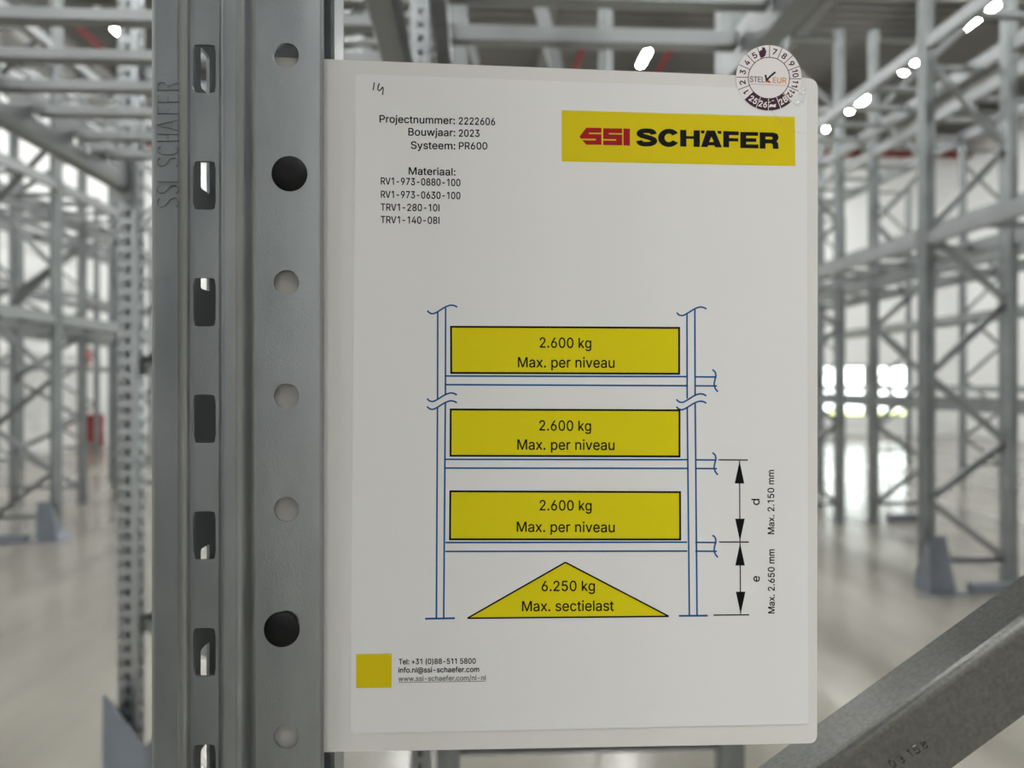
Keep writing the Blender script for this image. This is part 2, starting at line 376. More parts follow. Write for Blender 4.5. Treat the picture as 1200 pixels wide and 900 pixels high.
 'd': (424, ['195,-8 165,-6 137,3 111,16 89,34 70,57 55,84 43,116 36,151 34,189 36,227 43,261 55,293 70,320 89,342 112,361 137,374 165,382 196,384 218,383 237,379 253,373 267,364 278,355 287,346 295,336 301,327 306,319 311,319 311,509 372,509 372,0 313,0 313,59 307,59 301,50 295,41 287,31 277,21 266,12 252,4 236,-3 217,-7', '205,47 226,49 246,55 263,65 278,78 290,95 299,115 306,138 310,162 312,189 310,216 306,241 300,263 290,282 278,299 263,312 246,322 227,328 205,330 182,328 162,322 145,311 130,298 118,281 108,261 102,239 98,215 96,189 98,163 102,139 109,117 118,97 130,80 145,66 162,55 182,49']),
 'e': (404, ['212,-8 177,-5 145,3 117,16 92,35 72,58 56,85 44,116 37,150 34,187 36,224 44,258 55,290 71,317 91,340 115,359 142,373 172,382 205,384 226,383 246,380 266,374 285,366 303,355 319,341 334,324 347,305 357,282 365,256 370,227 371,194 371,169 75,169 75,221 338,221 310,202 308,226 304,248 298,269 288,286 277,301 263,314 246,323 227,328 205,330 183,328 164,323 146,313 131,301 119,286 109,270 102,251 97,231 96,211 96,178 98,151 102,127 110,106 121,88 135,73 151,61 169,53 190,48 212,46 227,47 241,49 254,53 265,58 276,65 285,73 294,82 300,93 306,105 365,91 358,72 348,55 335,39 320,26 302,14 283,4 261,-3 237,-7']),
 'f': (254, ['228,379 228,327 6,327 6,379', '81,0 81,432 82,452 87,470 96,486 107,499 120,510 135,519 152,525 169,529 187,530 201,530 212,529 222,527 231,525 238,523 243,521 227,468 224,470 220,471 215,472 209,473 202,474 195,474 178,472 164,468 154,460 147,449 143,435 142,419 142,0']),
 'g': (425, ['207,-151 180,-149 156,-146 134,-140 114,-132 97,-122 82,-110 70,-97 59,-84 51,-69 101,-41 107,-49 114,-57 122,-66 131,-74 142,-82 154,-88 169,-93 187,-96 207,-97 236,-95 261,-87 282,-75 298,-58 308,-34 311,-6 311,68 306,68 301,60 294,51 287,41 277,32 266,23 252,16 236,10 217,6 195,5 165,7 138,14 113,27 90,43 71,65 55,90 43,120 36,154 34,191 36,229 43,263 55,293 71,320 90,342 112,361 138,374 166,382 196,384 218,383 237,379 253,373 267,365 279,356 288,346 296,336 302,327 308,319 313,319 313,379 372,379 372,-9 370,-40 363,-67 350,-90 334,-109 314,-124 291,-136 265,-144 237,-149', '205,59 227,61 246,66 264,75 278,87 290,103 300,121 307,142 311,166 312,193 311,219 307,242 300,264 291,283 279,299 264,312 247,322 227,328 205,330 182,328 163,322 145,312 130,298 118,282 109,262 102,241 98,218 96,193 98,167 102,144 109,123 118,104 131,88 145,76 163,66 183,61']),
 'h': (410, ['114,227 114,0 53,0 53,509 114,509 114,287 102,287 116,319 132,344 152,362 175,374 200,382 227,384 252,383 275,377 295,369 313,356 328,340 341,321 350,298 355,271 357,240 357,0 296,0 296,235 293,263 286,286 273,304 256,318 235,326 210,329 192,328 176,324 161,317 147,308 136,297 126,283 119,266 115,248']),
 'i': (167, ['53,0 53,379 114,379 114,0', '84,443 73,444 63,448 54,455 47,463 43,472 41,483 43,494 47,504 54,512 63,518 73,522 84,524 95,522 105,518 114,512 121,504 125,494 126,483 125,472 121,463 114,455 105,448 95,444']),
 'j': (167, ['53,379 114,379 114,-30 112,-52 108,-72 102,-90 92,-106 80,-119 65,-129 47,-137 27,-141 4,-143 -10,-143 -10,-87 2,-87 18,-85 31,-80 40,-72 47,-61 51,-46 53,-29', '83,443 72,444 62,448 53,455 47,463 42,472 41,483 42,494 47,504 53,512 62,518 72,522 83,524 95,522 105,518 114,512 120,504 125,494 126,483 125,472 120,463 114,455 105,448 95,444']),
 'k': (381, ['110,137 110,212 121,212 284,379 360,379 184,199 177,199', '53,0 53,509 114,509 114,0', '294,0 148,186 191,229 372,0']),
 'l': (164, ['51,0 51,509 113,509 113,0']),
 'm': (610, ['53,0 53,379 112,379 112,295 108,295 114,314 122,331 132,346 144,358 158,368 172,376 187,382 203,385 219,386 245,383 268,375 287,361 303,342 314,320 321,295 312,295 318,312 326,329 337,343 350,356 364,366 381,375 398,381 417,385 437,386 458,385 478,380 497,372 514,361 529,346 541,328 550,307 555,283 557,255 557,0 496,0 496,254 493,279 485,298 473,313 456,323 438,329 419,330 402,329 387,326 374,320 363,312 353,302 345,290 340,277 336,263 335,247 335,0 274,0 274,260 272,280 265,297 253,311 238,322 220,328 199,330 185,329 171,326 158,320 145,312 135,302 126,289 119,274 115,257 114,238 114,0']),
 'n': (410, ['114,227 114,0 53,0 53,379 112,379 112,287 102,287 116,319 132,344 152,362 175,374 200,382 227,384 252,383 275,377 295,369 313,356 328,340 341,321 350,298 355,271 357,240 357,0 296,0 296,235 293,263 286,286 273,304 256,318 235,326 210,329 192,328 176,324 161,317 147,308 136,297 126,283 119,266 115,248']),
 'o': (415, ['207,-8 174,-5 144,3 117,16 93,35 72,58 56,85 44,116 37,150 34,187 37,225 44,260 56,291 72,318 93,341 117,360 144,374 174,382 207,384 241,382 271,374 299,360 323,341 343,318 359,291 371,260 379,225 381,187 379,150 371,116 359,85 343,58 323,35 299,16 271,3 241,-5', '207,46 231,49 252,55 270,66 285,80 298,97 307,117 314,139 318,163 319,187 318,212 314,236 307,258 298,278 285,296 270,310 252,321 231,328 207,330 184,328 163,321 145,310 130,296 118,278 108,258 102,236 98,212 96,187 98,163 102,139 108,117 118,97 130,80 145,66 163,55 184,49']),
 'p': (424, ['53,-143 53,379 112,379 112,319 118,319 123,327 130,336 137,346 147,355 158,364 171,373 188,379 207,383 229,384 259,382 287,374 313,361 335,342 354,320 370,293 381,261 388,227 390,189 388,151 381,116 370,84 355,57 336,34 313,16 288,3 260,-6 229,-8 208,-7 189,-3 173,4 159,12 147,21 138,31 130,41 124,50 118,59 114,59 114,-143', '220,47 242,49 262,55 279,66 294,80 306,97 316,117 323,139 327,163 328,189 327,215 323,239 316,261 307,281 295,298 280,311 262,322 243,328 220,330 198,328 178,322 161,312 147,299 134,282 125,263 118,241 114,216 113,189 114,162 118,138 125,115 135,95 147,78 162,65 179,55 198,49']),
 'r': (259, ['53,0 53,379 112,379 112,321 115,321 124,339 137,354 152,367 171,377 191,383 213,385 218,385 223,385 229,384 235,384 240,384 243,384 243,322 241,323 236,324 230,324 223,325 215,326 207,326 190,324 174,321 159,315 146,306 135,296 126,284 119,269 115,254 114,237 114,0']),
 's': (365, ['182,-8 157,-7 133,-3 112,3 93,12 76,24 62,38 50,54 41,73 36,94 94,107 101,87 111,72 124,60 141,52 160,47 181,45 206,47 227,53 244,62 258,74 265,88 268,103 266,115 262,126 254,136 243,144 229,150 212,155 149,170 118,180 92,192 72,208 58,227 50,249 47,274 49,295 55,314 65,332 79,347 95,360 115,370 137,378 161,383 187,384 212,383 234,379 254,372 271,363 286,352 299,339 309,324 318,308 324,290 268,277 262,291 254,304 243,316 228,325 210,331 187,333 166,331 147,326 131,317 119,305 111,292 109,277 110,264 115,253 124,243 136,235 152,229 172,223 229,209 261,200 287,187 306,171 320,153 328,131 331,107 329,85 323,65 312,47 298,31 281,18 260,6 236,-2 210,-7']),
 't': (227, ['204,379 204,327 6,327 6,379', '65,471 126,471 126,98 127,83 130,70 136,61 144,55 156,51 170,50 175,50 180,50 185,51 191,52 197,53 202,54 213,2 207,0 200,-2 192,-3 184,-3 176,-4 168,-4 138,-1 113,7 92,21 77,41 68,64 65,93']),
 'u': (410, ['182,-5 158,-3 135,2 115,11 97,23 82,39 69,59 60,82 54,109 53,139 53,379 114,379 114,144 116,117 124,94 137,75 154,61 175,53 200,50 218,51 234,55 249,62 263,71 274,83 283,97 290,113 295,132 296,153 296,379 357,379 357,0 298,0 298,92 307,92 294,60 277,35 257,17 234,5 209,-3']),
 'v': (389, ['163,0 17,379 84,379 165,155 173,132 180,110 187,87 193,64 199,42 206,21 184,21 191,42 197,64 203,87 209,110 216,132 224,155 305,379 371,379 226,0']),
 'w': (567, ['138,0 23,379 87,379 133,214 140,190 147,164 154,137 161,107 168,75 175,41 165,41 172,74 179,105 186,135 192,163 199,189 206,214 252,379 316,379 362,214 368,189 375,163 382,136 388,106 395,75 402,41 391,41 399,75 406,106 413,135 420,163 427,189 434,214 480,379 545,379 429,0 368,0 319,172 314,189 309,207 305,225 300,243 295,262 291,280 286,299 281,318 277,338 291,338 286,319 281,299 277,280 272,262 267,243 263,225 258,207 253,189 248,172 199,0']),
 'x': (379, ['21,379 91,379 358,0 288,0', '358,379 288,379 21,0 91,0']),
 'y': (389, ['47,-139 61,-86 71,-87 83,-89 94,-90 104,-89 113,-86 122,-81 130,-74 138,-64 145,-51 151,-36 163,-1 17,379 84,379 165,155 173,132 180,109 187,87 193,64 199,42 206,21 184,21 190,42 196,64 202,87 209,110 216,132 224,155 305,379 371,379 204,-58 196,-77 187,-93 177,-107 165,-119 153,-128 139,-136 125,-141 109,-144 91,-145 82,-145 73,-144 65,-143 57,-142 52,-140']),
 'Ä': (480, ['16,0 201,509 276,509 463,0 395,0 287,302 280,323 272,346 264,372 255,402 244,438 232,478 245,478 233,437 222,402 213,371 204,345 197,322 191,302 85,0', '110,142 110,199 370,199 370,142', '312,572 301,574 292,577 283,584 276,592 272,602 271,612 272,623 276,633 283,641 292,648 301,651 312,653 322,651 332,648 340,641 347,633 351,623 352,612 351,602 347,592 340,584 332,577 322,574', '168,572 157,574 148,577 139,584 133,592 129,602 127,612 129,623 133,633 139,641 148,648 157,651 168,653 179,651 188,648 196,641 203,633 207,623 208,612 207,602 203,592 196,584 188,577 179,574']),
}


# ------------------------------------------------------------------ the hall
XL, XR, YB, YF, ZC = -9.3, 14.5, -13.0, 22.0, 8.8
def slab(name, x0, y0, z0, x1, y1, z1, m):
    b = MB()
    b.box(x0, y0, z0, x1, y1, z1)
    return struct(b.build(name, m))

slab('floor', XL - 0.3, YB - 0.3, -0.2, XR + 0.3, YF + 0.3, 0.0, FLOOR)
slab('wall_left', XL - 0.2, YB, 0, XL, YF, ZC, WALL)
slab('wall_right', XR, YB, 0, XR + 0.2, YF, ZC, WALL)
slab('wall_back', XL - 0.2, YB - 0.2, 0, XR + 0.2, YB, ZC, WALL)

# corrugated roof deck, ribs across the hall
b = MB()
y = YB - 0.2
while y < YF + 0.2:
    b.add([(x, yy, zz) for x in (XL - 0.2, XR + 0.2) for yy, zz in
           ((y, ZC), (y + 0.10, ZC), (y + 0.14, ZC + 0.12), (y + 0.26, ZC + 0.12), (y + 0.30, ZC))],
          [(i, i + 1, i + 6, i + 5) for i in range(4)])
    y += 0.30
struct(b.build('ceiling', CEIL, solid=0.03))
IB = [(-0.12, -0.25), (0.12, -0.25), (0.12, -0.22), (0.02, -0.22), (0.02, 0.22), (0.12, 0.22), (0.12, 0.25), (-0.12, 0.25),
      (-0.12, 0.22), (-0.02, 0.22), (-0.02, -0.22), (-0.12, -0.22)]
n = 1
for y in (-9, -3.5, 2.0, 7.5, 13.0, 18.5):
    b = MB()
    b.beam((XL, y, ZC - 0.27), (XR, y, ZC - 0.27), IB)
    struct(b.build('trim_%d' % n, GIRD))
    n += 1
SB = [(p * 0.45, q * 0.4) for p, q in IB]
for x in (-7.9, -3.2, 1.4, 6.2, 11.2):
    b = MB()
    b.beam((x, YB, ZC - 0.62), (x, YF, ZC - 0.62), SB)
    struct(b.build('trim_%d' % n, GIRD))
    n += 1

# far wall with a band of glazed panels low down
WX = [3.4 + 1.36 * i for i in range(8)]
WZ0, WZ1 = 0.56, 2.08
b = MB()
b.box(XL - 0.2, YF, 0, WX[0], YF + 0.2, ZC)
b.box(WX[-1], YF, 0, XR + 0.2, YF + 0.2, ZC)
b.box(WX[0], YF, 0, WX[-1], YF + 0.2, WZ0)
b.box(WX[0], YF, WZ1, WX[-1], YF + 0.2, ZC)
struct(b.build('wall_far', WALL))
for i in range(7):
    w = empty('window_%d' % (i + 1), (WX[i], YF + 0.1, WZ0))
    struct(w)
    W, H = 1.36, WZ1 - WZ0
    b = MB()
    for x0, z0, x1, z1 in ((0, 0, 0.06, H), (W - 0.06, 0, W, H), (0.06, 0, W - 0.06, 0.05), (0.06, H - 0.05, W - 0.06, H),
                           (W / 2 - 0.03, 0.05, W / 2 + 0.03, H - 0.05)):
        b.box(x0, -0.05, z0, x1, 0.05, z1)
    b.build('window_frame', FRAME_W, w)
    b = MB()
    b.box(0.05, -0.006, 0.05, W - 0.05, 0.006, H - 0.05)
    b.build('window_pane', GLASS, w)
b = MB()
b.box(-40, YF + 0.4, -0.3, 60, 44, -0.05)
g = b.build('lawn', GRASS)
g['kind'] = 'structure'

# ------------------------------------------------------------------ ceiling lamps
def make_lamp():
    root = empty('ceiling_lamp')
    b = MB()
    b.prism([(-0.06, 0.0), (0.06, 0.0), (0.045, 0.07), (-0.045, 0.07)], -0.52, 0.52, 'y')
    b.build('housing', HOUSING, root)
    b = MB()
    b.prism([(-0.055, -0.001), (-0.04, -0.026), (0.04, -0.026), (0.055, -0.001)], -0.51, 0.51, 'y')
    b.build('diffuser', DIFF, root)
    for y in (-0.45, 0.45):
        b = MB()
        b.box(-0.004, y - 0.004, 0.07, 0.004, y + 0.004, 0.72)
        b.build('hanger', GIRD, root)
    return root

lamp0 = make_lamp()
LZ = EYE + 6.5
first = True
ROWS = [(-6.55, 'over the left racks'), (-1.75, 'over the left aisle'), (3.4, 'over the right aisle'), (8.95, 'over the far right racks'), (-3.05, 'over the left aisle behind the camera, added for the brace highlight')]
LY = {0: [14.2 + 3.0 * k for k in range(-8, 3)], 1: [14.4 + 3.0 * k for k in range(-2, 3)] + [-1.2, -2.3, -6.6], 4: [-2.6, -3.7, -8.0],  # left aisle rows: unseen lamps behind the camera, placed for the brace ridge highlight
      2: [15.0 + 2.4 * k for k in range(-10, 3)], 3: [13.2, 13.2 - 2.4, 13.2 - 4.8, 13.2 - 7.2, 13.2 - 10, 13.2 - 13, 13.2 - 16, 13.2 - 19, 15.1, 17.4, 19.6]}
for r, (x, where) in enumerate(ROWS):
    for y in LY[r]:
        o = lamp0 if first else copy_tree(lamp0)
        first = False
        o.location = (x, y, LZ)
        tag(o, 'white linear ceiling lamp in the lit row hanging %s' % where, 'ceiling lamp', 'ceiling lamps ' + where)

# sprinkler pipes and fire point
def pipe(p, q, r, name, label, cat, mt=REDP):
    b = MB()
    k = 12
    b.beam(p, q, [(r * math.cos(2 * math.pi * i / k), r * math.sin(2 * math.pi * i / k)) for i in range(k)],
           Vector((0, 0, 1)))
    b.s = [len(f) == 4 for f in b.f]
    return tag(b.build(name, mt), label, cat)

pipe((-7.7, YB, EYE + 6.95), (-7.7, YF, EYE + 6.95), 0.06, 'sprinkler_pipe', 'red sprinkler pipe under the roof above the left racks', 'pipe')
pipe((2.25, 15.5, EYE + 6.95), (2.25, YF, EYE + 6.95), 0.05, 'sprinkler_pipe', 'red sprinkler pipe under the roof, seen above the middle of the sign', 'pipe')
pipe((4.1, 15.5, EYE + 6.95), (4.1, YF, EYE + 6.95), 0.05, 'sprinkler_pipe', 'red sprinkler pipe under the roof, seen beside the sign lamps', 'pipe')
pipe((XL, YF - 0.25, EYE + 6.7), (XR, YF - 0.25, EYE + 6.7), 0.09, 'sprinkler_main', 'thick red sprinkler main running across the top of the far wall', 'pipe')

fc = empty('fire_hose_cabinet', (-9.28, 18.9, 0))
b = MB()
b.box(0, -0.32, 0.02, 0.28, 0.32, 0.80)
b.build('cabinet_body', REDP, fc, bevel=0.02)
b = MB()
b.box(0.282, -0.28, 0.06, 0.30, 0.28, 0.76)
b.build('cabinet_door', REDP, fc, bevel=0.006)
b = MB()
b.box(0.302, 0.2, 0.38, 0.32, 0.24, 0.48)
b.build('door_handle', HOUSING, fc, bevel=0.004)
tag(fc, 'red fire hose cabinet at the foot of the left wall, behind the racks', 'fire cabinet')
fs = MB()
fs.box(-9.298, 18.75, 2.0, -9.28, 19.15, 2.4)
tag(fs.build('fire_sign', mat('red_sign_paint', (0.6, 0.12, 0.12), 0.5), bevel=0.002), 'small red square fire sign on the left wall above the hose cabinet', 'sign')

# ------------------------------------------------------------------ pallet racks of the hall
# hollow upright section with a groove down its face (seen from above); its face looks along -x
def upright_outline(w=0.10, d=0.085, f=1):
    pts = [(0, -w / 2), (0, -0.018), (0.012, -0.012), (0.012, 0.012), (0, 0.018), (0, w / 2), (d * 0.65, w / 2), (d, w * 0.32),
           (d, -w * 0.32), (d * 0.65, -w / 2)]
    pts = [(x * f, y) for x, y in pts]
    return pts if f < 0 else pts[::-1]

_ucache = {}
def upright_mesh(h, f, mt):
    k = ('u', round(h, 3), f)
    if k not in _ucache:
        b = MB()
        b.prism(upright_outline(f=f), 0.006, h)
        o = b.build('upright', mt)
        _ucache[k] = o.data
        bpy.data.objects.remove(o)
    return _ucache[k]

def plate_mesh():
    if 'p' not in _ucache:
        b = MB()
        b.box(-0.05, -0.085, 0, 0.05, 0.085, 0.006)
        for sx in (-1, 1):
            b.prism([(sx * 0.035 + 0.011 * math.cos(t * math.pi / 3), 0.068 + 0.011 * math.sin(t * math.pi / 3)) for t in range(6)], 0.006, 0.02)
        o = b.build('base_plate', RACK)
        _ucache['p'] = o.data
        bpy.data.objects.remove(o)
    return _ucache['p']

ZIG = [0.21, 0.66, 1.09, 1.59, 2.14, 2.67, 3.30, 3.93, 4.5, 5.1]
CSEC = [(-0.02, -0.022), (0.02, -0.022), (0.02, -0.018), (-0.016, -0.018), (-0.016, 0.018), (0.02, 0.018), (0.02, 0.022), (-0.02, 0.022)]

def link(name, data, parent, loc):
    o = bpy.data.objects.new(name, data)
    COL.objects.link(o)
    o.parent = parent
    o.location = loc
    return o

def rack_frame(x0, x1, y, h, label, zig=ZIG, rear_first=True):
    root = empty('rack_frame', (x0, y, 0))
    link('upright', upright_mesh(h, 1, RACK), root, (0, 0, 0))
    link('upright', upright_mesh(h, -1, RACK), root, (x1 - x0, 0, 0))
    link('base_plate', plate_mesh(), root, (0.045, 0, 0))
    link('base_plate', plate_mesh(), root, (x1 - x0 - 0.045, 0, 0))
    key = ('z', round(x1 - x0, 3), tuple(zig), h, rear_first)
    if key not in _ucache:
        out = []
        a, c = 0.05, x1 - x0 - 0.05
        zz = [z for z in zig if z < h - 0.1]
        b = MB()
        b.beam((a, 0, zz[0]), (c, 0, zz[0]), CSEC)
        out.append(b)
        for i in range(len(zz) - 1):
            fr, to = (c, a) if (i % 2 == 0) == rear_first else (a, c)
            b = MB()
            b.beam((fr, 0, zz[i]), (to, 0, zz[i + 1]), CSEC)
            out.append(b)
        b = MB()
        b.beam((a, 0, h - 0.09), (c, 0, h - 0.09), CSEC)
        out.append(b)
        ms = []
        for i, b in enumerate(out):
            o = b.build('brace', BEAM)
            ms.append(o.data)
            bpy.data.objects.remove(o)
        _ucache[key] = ms
    for m in _ucache[key]:
        link('brace', m, root, (0, 0, 0))
    return tag(root, label, 'rack frame')

# a step beam: box section with a ledge, and a hook plate at each end
BSEC = [(-0.025, -0.055), (0.025, -0.055), (0.025, 0.030), (0.0, 0.030), (0.0, 0.055), (-0.025, 0.055)]
SLOTTED = None
def rack_beam(x, y0, y1, ztop, label, flip=1, sec=BSEC, group=None, conn=True):
    b = MB()
    s = [(p * flip, q) for p, q in sec]
    hgt = max(q for p, q in sec)
    b.beam((x, y0 + 0.055, ztop - hgt), (x, y1 - 0.055, ztop - hgt), s)
    o = b.build('rack_beam', BEAM)
    if conn:
        for yy in (y0 + 0.056, y1 - 0.060):
            b = MB()
            b.box(x - 0.032, yy, ztop - 0.18, x + 0.032, yy + 0.004, ztop + 0.02)
            b.build('end_connector', BEAM, o)
    return tag(o, label, 'rack beam', group)

HAT = [(-0.03, -0.02), (0.03, -0.02), (0.03, 0.012), (0.02, 0.02), (-0.02, 0.02), (-0.03, 0.012)]
def deck_bar(x0, x1, y, z, label, group, sec=HAT):
    b = MB()
    b.beam((x0, y, z), (x1, y, z), sec)
    return tag(b.build('deck_bar', BEAM), label, 'support bar', group)

ORD = ['first', 'second', 'third', 'fourth', 'fifth', 'sixth']
def rack_row(name, x0, x1, ys, h, levels, bars, aisle, zig=ZIG, sides=('aisle side', 'rear side'), rear_first=True, start=0, hs=None):
    """aisle = -1: the aisle is on the x0 side, +1: on the x1 side"""
    for i, y in enumerate(ys):
        rack_frame(x0, x1, y, (hs or {}).get(i, h), 'galvanised upright frame with zigzag bracing, %s frame of the %s' % (ORD[i], name), zig, rear_first)
    for i in range(len(ys) - 1):
        if i < start:
            continue
        for zl, word in levels:
            for x, fl in ((x0 + 0.03, -1), (x1 - 0.03, 1)):
                near = (x < (x0 + x1) / 2) == (aisle < 0)
                rack_beam(x, ys[i], ys[i + 1], zl, 'galvanised %s beam on the %s, bay %s, %s' % (word, sides[0] if near else sides[1], ORD[i], 'in the ' + name), fl)
            k = bars
            if k:
                step = (ys[i + 1] - ys[i]) / (k + 1)
                for j in range(k):
                    deck_bar(x0 + 0.06, x1 - 0.06, ys[i] + step * (j + 1), zl - 0.045,
                             'grey cross bar at the %s level, %s bay of the %s' % (word, ORD[i], name),
                             'cross bars, %s level, %s bay, %s' % (word, ORD[i], name))

rack_row('right aisle rack', 3.33, 4.04, [2.89, 5.56, 8.23, 10.9], 5.4, [(2.67, 'middle'), (4.11, 'upper')], 5, -1)
rack_row('second right rack', 4.35, 5.06, [2.89, 5.56, 8.23, 10.9], 5.4, [(1.39, 'low'), (2.67, 'middle'), (4.11, 'upper')], 4, 1, rear_first=False)
rack_row('far right rack', 7.9, 8.64, [9.4, 12.1, 14.8, 17.5], 5.4, [(1.5, 'low'), (2.67, 'middle'), (4.3, 'upper')], 4, -1)
rack_row('left aisle rack', -4.78, -4.09, [5.15, 7.82, 10.5], 5.4, [(2.23, 'middle'), (3.55, 'upper'), (4.9, 'top')], 5, 1, rear_first=False)
rack_row('second left rack', -5.87, -4.95, [7.4, 10.06, 12.7], 5.4, [(2.23, 'middle'), (3.55, 'upper'), (4.9, 'top')], 4, -1)
rack_row('far left rack', -8.7, -7.8, [11.0, 13.7, 16.4, 19.1], 5.4, [(1.9, 'low'), (3.3, 'middle'), (4.7, 'upper')], 4, 1)

# steel column guards: a folded plate round the upright, cut down to a slope at the sides
def guard(x, y, h, label, f=-1, w=0.17, d=0.2, top=0.3, flare=0.06, h2=None, fl=None):
    root = empty('column_guard', (x, y, 0))
    b = MB()
    lo = h * 0.25
    fl = flare if fl is None else fl
    outer = [(-w / 2 - fl, d / 2), (-w / 2 - fl * 0.3, -d / 2), (w / 2 + flare * 0.3, -d / 2), (w / 2 + flare, d / 2)]
    upper = [(-w / 2, d / 2), (-w / 2, -d / 2), (w / 2 - flare * 0.6, -d / 2), (w / 2 - flare * 0.6, d / 2)]
    vs = [(p[0], p[1], 0.0) for p in outer] + [(upper[0][0], upper[0][1], h * top), (upper[1][0], upper[1][1], h), (upper[2][0], upper[2][1], h2 or h), (upper[3][0], upper[3][1], h * top)]
    b.add(vs, [(0, 1, 5, 4), (1, 2, 6, 5), (2, 3, 7, 6)])
    b.build('guard_plate', GUARD_M, root, solid=0.006, recalc=False)
    b = MB()
    b.box(-w / 2 - flare - 0.03, -d / 2 - 0.05, 0, w / 2 + flare + 0.03, -d / 2 + 0.0, 0.008)
    b.build('foot_flange', GUARD_M, root)
    return tag(root, label, 'column guard')

guard(3.40, 5.52, 0.42, 'blue-grey steel guard round the foot of the right aisle upright', fl=0.0, flare=0.09)
guard(-4.15, 7.78, 0.38, 'blue-grey steel guard round the foot of the left aisle upright')

# floor rails between the feet
for x0, x1, y, lab in ((4.62, 4.95, 8.32, 'short grey floor rail at the foot of the second right rack'), (3.62, 4.02, 5.40, 'grey floor rail beside the guard of the right aisle upright'), (-5.6, -4.3, 7.6, 'grey floor rail running left from the guard of the left aisle upright')):
    b = MB()
    b.box(x0, y, 0, x1, y + 0.08, 0.07)
    tag(b.build('floor_rail', GUARD_M, bevel=0.008), lab, 'floor rail')

# ------------------------------------------------------------------ the near left rack (rear uprights show punched faces)
PX0, PX1 = -1.262, -0.165
PYS = [0.14, 2.81, 5.48, 8.15]

def sheet_upright(profile, holes, z0, z1, pitch, name, mt, parent, thick, phase=0.0, loc=(0, 0, 0)):
    """folded sheet: profile points (x, y) left to right; holes = {strip index: inside(s, z)} punched once per pitch"""
    b = MB()
    n = int(round((z1 - z0) / pitch))
    for i in range(len(profile) - 1):
        p, q = Vector(profile[i]), Vector(profile[i + 1])
        L = (q - p).length
        if i in holes:
            hv, hf = hole_cell(L, pitch, holes[i][0], 20)
            for k in range(n):
                zc = z0 + pitch * (k + 0.5)
                vs = []
                for s, t in hv:
                    pt = p.lerp(q, 0.5 + s / L)
                    vs.append((pt.x, pt.y, zc + t))
                b.add(vs, hf)
        else:
            ze = z0 + n * pitch
            b.add([(p.x, p.y, z0), (q.x, q.y, z0), (q.x, q.y, ze), (p.x, p.y, ze)], [(0, 1, 2, 3)], smooth=holes.get('smooth', False))
    o = b.build(name, mt, parent, recalc=False)
    me = o.data
    bm = bmesh.new()
    bm.from_mesh(me)
    bmesh.ops.remove_doubles(bm, verts=bm.verts, dist=1e-6)
    bm.to_mesh(me)
    bm.free()
    md = o.modifiers.new('thick', 'SOLIDIFY')
    md.thickness = thick
    md.offset = -1
    o.location = loc
    return o

def near_frame(y, h, label):
    root = empty('rack_frame', (PX0, y, 0))
    # rear upright: front face towards the camera, one side towards the aisle
    prof = [(-0.008, 0.06), (-0.008, 0.0), (0.0, -0.006), (0.014, -0.006), (0.046, -0.006), (0.060, -0.006), (0.066, 0.0), (0.066, 0.008), (0.066, 0.036), (0.066, 0.05), (0.05, 0.055), (-0.006, 0.060)]
    hole = rrect(0.0085, 0.014, 0.003)
    side = rrect(0.010, 0.014, 0.003)
    sheet_upright(prof, {2: (rrect(0.004, 0.014, 0.002),), 3: (hole,), 7: (side,)}, 0.006, h, 0.05, 'upright', GALV, root, 0.002)
    sheet_upright([(x + PX1 - PX0 - 0.058, y_) for x, y_ in prof], {3: (hole,), 7: (side,)}, 0.006, h, 0.05, 'upright', GALV, root, 0.002)
    for x in (0.03, PX1 - PX0 - 0.033):
        link('base_plate', plate_mesh(), root, (x, 0.04, 0))
    a, c = 0.06, PX1 - PX0 - 0.06
    for i in range(len(ZIG) - 1):
        if ZIG[i + 1] > h:
            break
        if 1.3 < ZIG[i + 1] < 3.0 and y < 4:
            pass
        b = MB()
        p, q = (a, c) if i % 2 else (c, a)
        b.beam((p, 0.05, ZIG[i]), (q, 0.05, ZIG[i + 1]), CSEC)
        b.build('brace', BEAM, root)
    return tag(root, label, 'rack frame')

near_frame(2.81, 5.2, 'galvanised upright frame with rows of punched slots, nearest frame left of the big post')
for i, y in ((0, 0.14), (2, 5.48), (3, 8.15)):
    rack_frame(PX0, PX1, y, 5.2, ['galvanised upright frame left of and behind the camera', '', 'galvanised upright frame of the near left rack, second behind the slotted post', 'galvanised upright frame of the near left rack, last one towards the far wall'][i])

# low-level beams of the first bay with oblong slots along their web
def slotted_beam(x, y0, y1, ztop, flip, label):
    root = empty('rack_beam', (x, y0, ztop))
    L = y1 - y0 - 0.11
    cells = int(L / 0.2)
    cw = L / cells
    b = MB()
    hv, hf = hole_cell(cw, 0.09, rrect(0.055, 0.014, 0.0139), 24)
    for k in range(cells):
        yc = 0.055 + cw * (k + 0.5)
        b.add([(0.0, yc + s, -0.06 + t) for s, t in hv], hf)
    y_a, y_b = 0.055, 0.055 + L
    for (p, q) in (((0.0, -0.015), (0.006, 0.0)), ((0.006, 0.0), (0.045, 0.0)), ((0.0, -0.105), (0.006, -0.12)), ((0.006, -0.12), (0.045, -0.12))):
        b.add([(p[0], y_a, p[1]), (p[0], y_b, p[1]), (q[0], y_b, q[1]), (q[0], y_a, q[1])], [(0, 1, 2, 3)])
    if flip < 0:
        b.v = [(-vx, vy, vz) for vx, vy, vz in b.v]
    o = b.build('beam_profile', BEAM, root, solid=0.002)
    for yy in (0.05, 0.055 + L):
        b = MB()
        b.box(-0.02 if flip > 0 else -0.05, yy, -0.16, 0.05 if flip > 0 else 0.02, yy + 0.004, 0.03)
        b.build('end_connector', BEAM, root)
    return tag(root, label, 'rack beam')

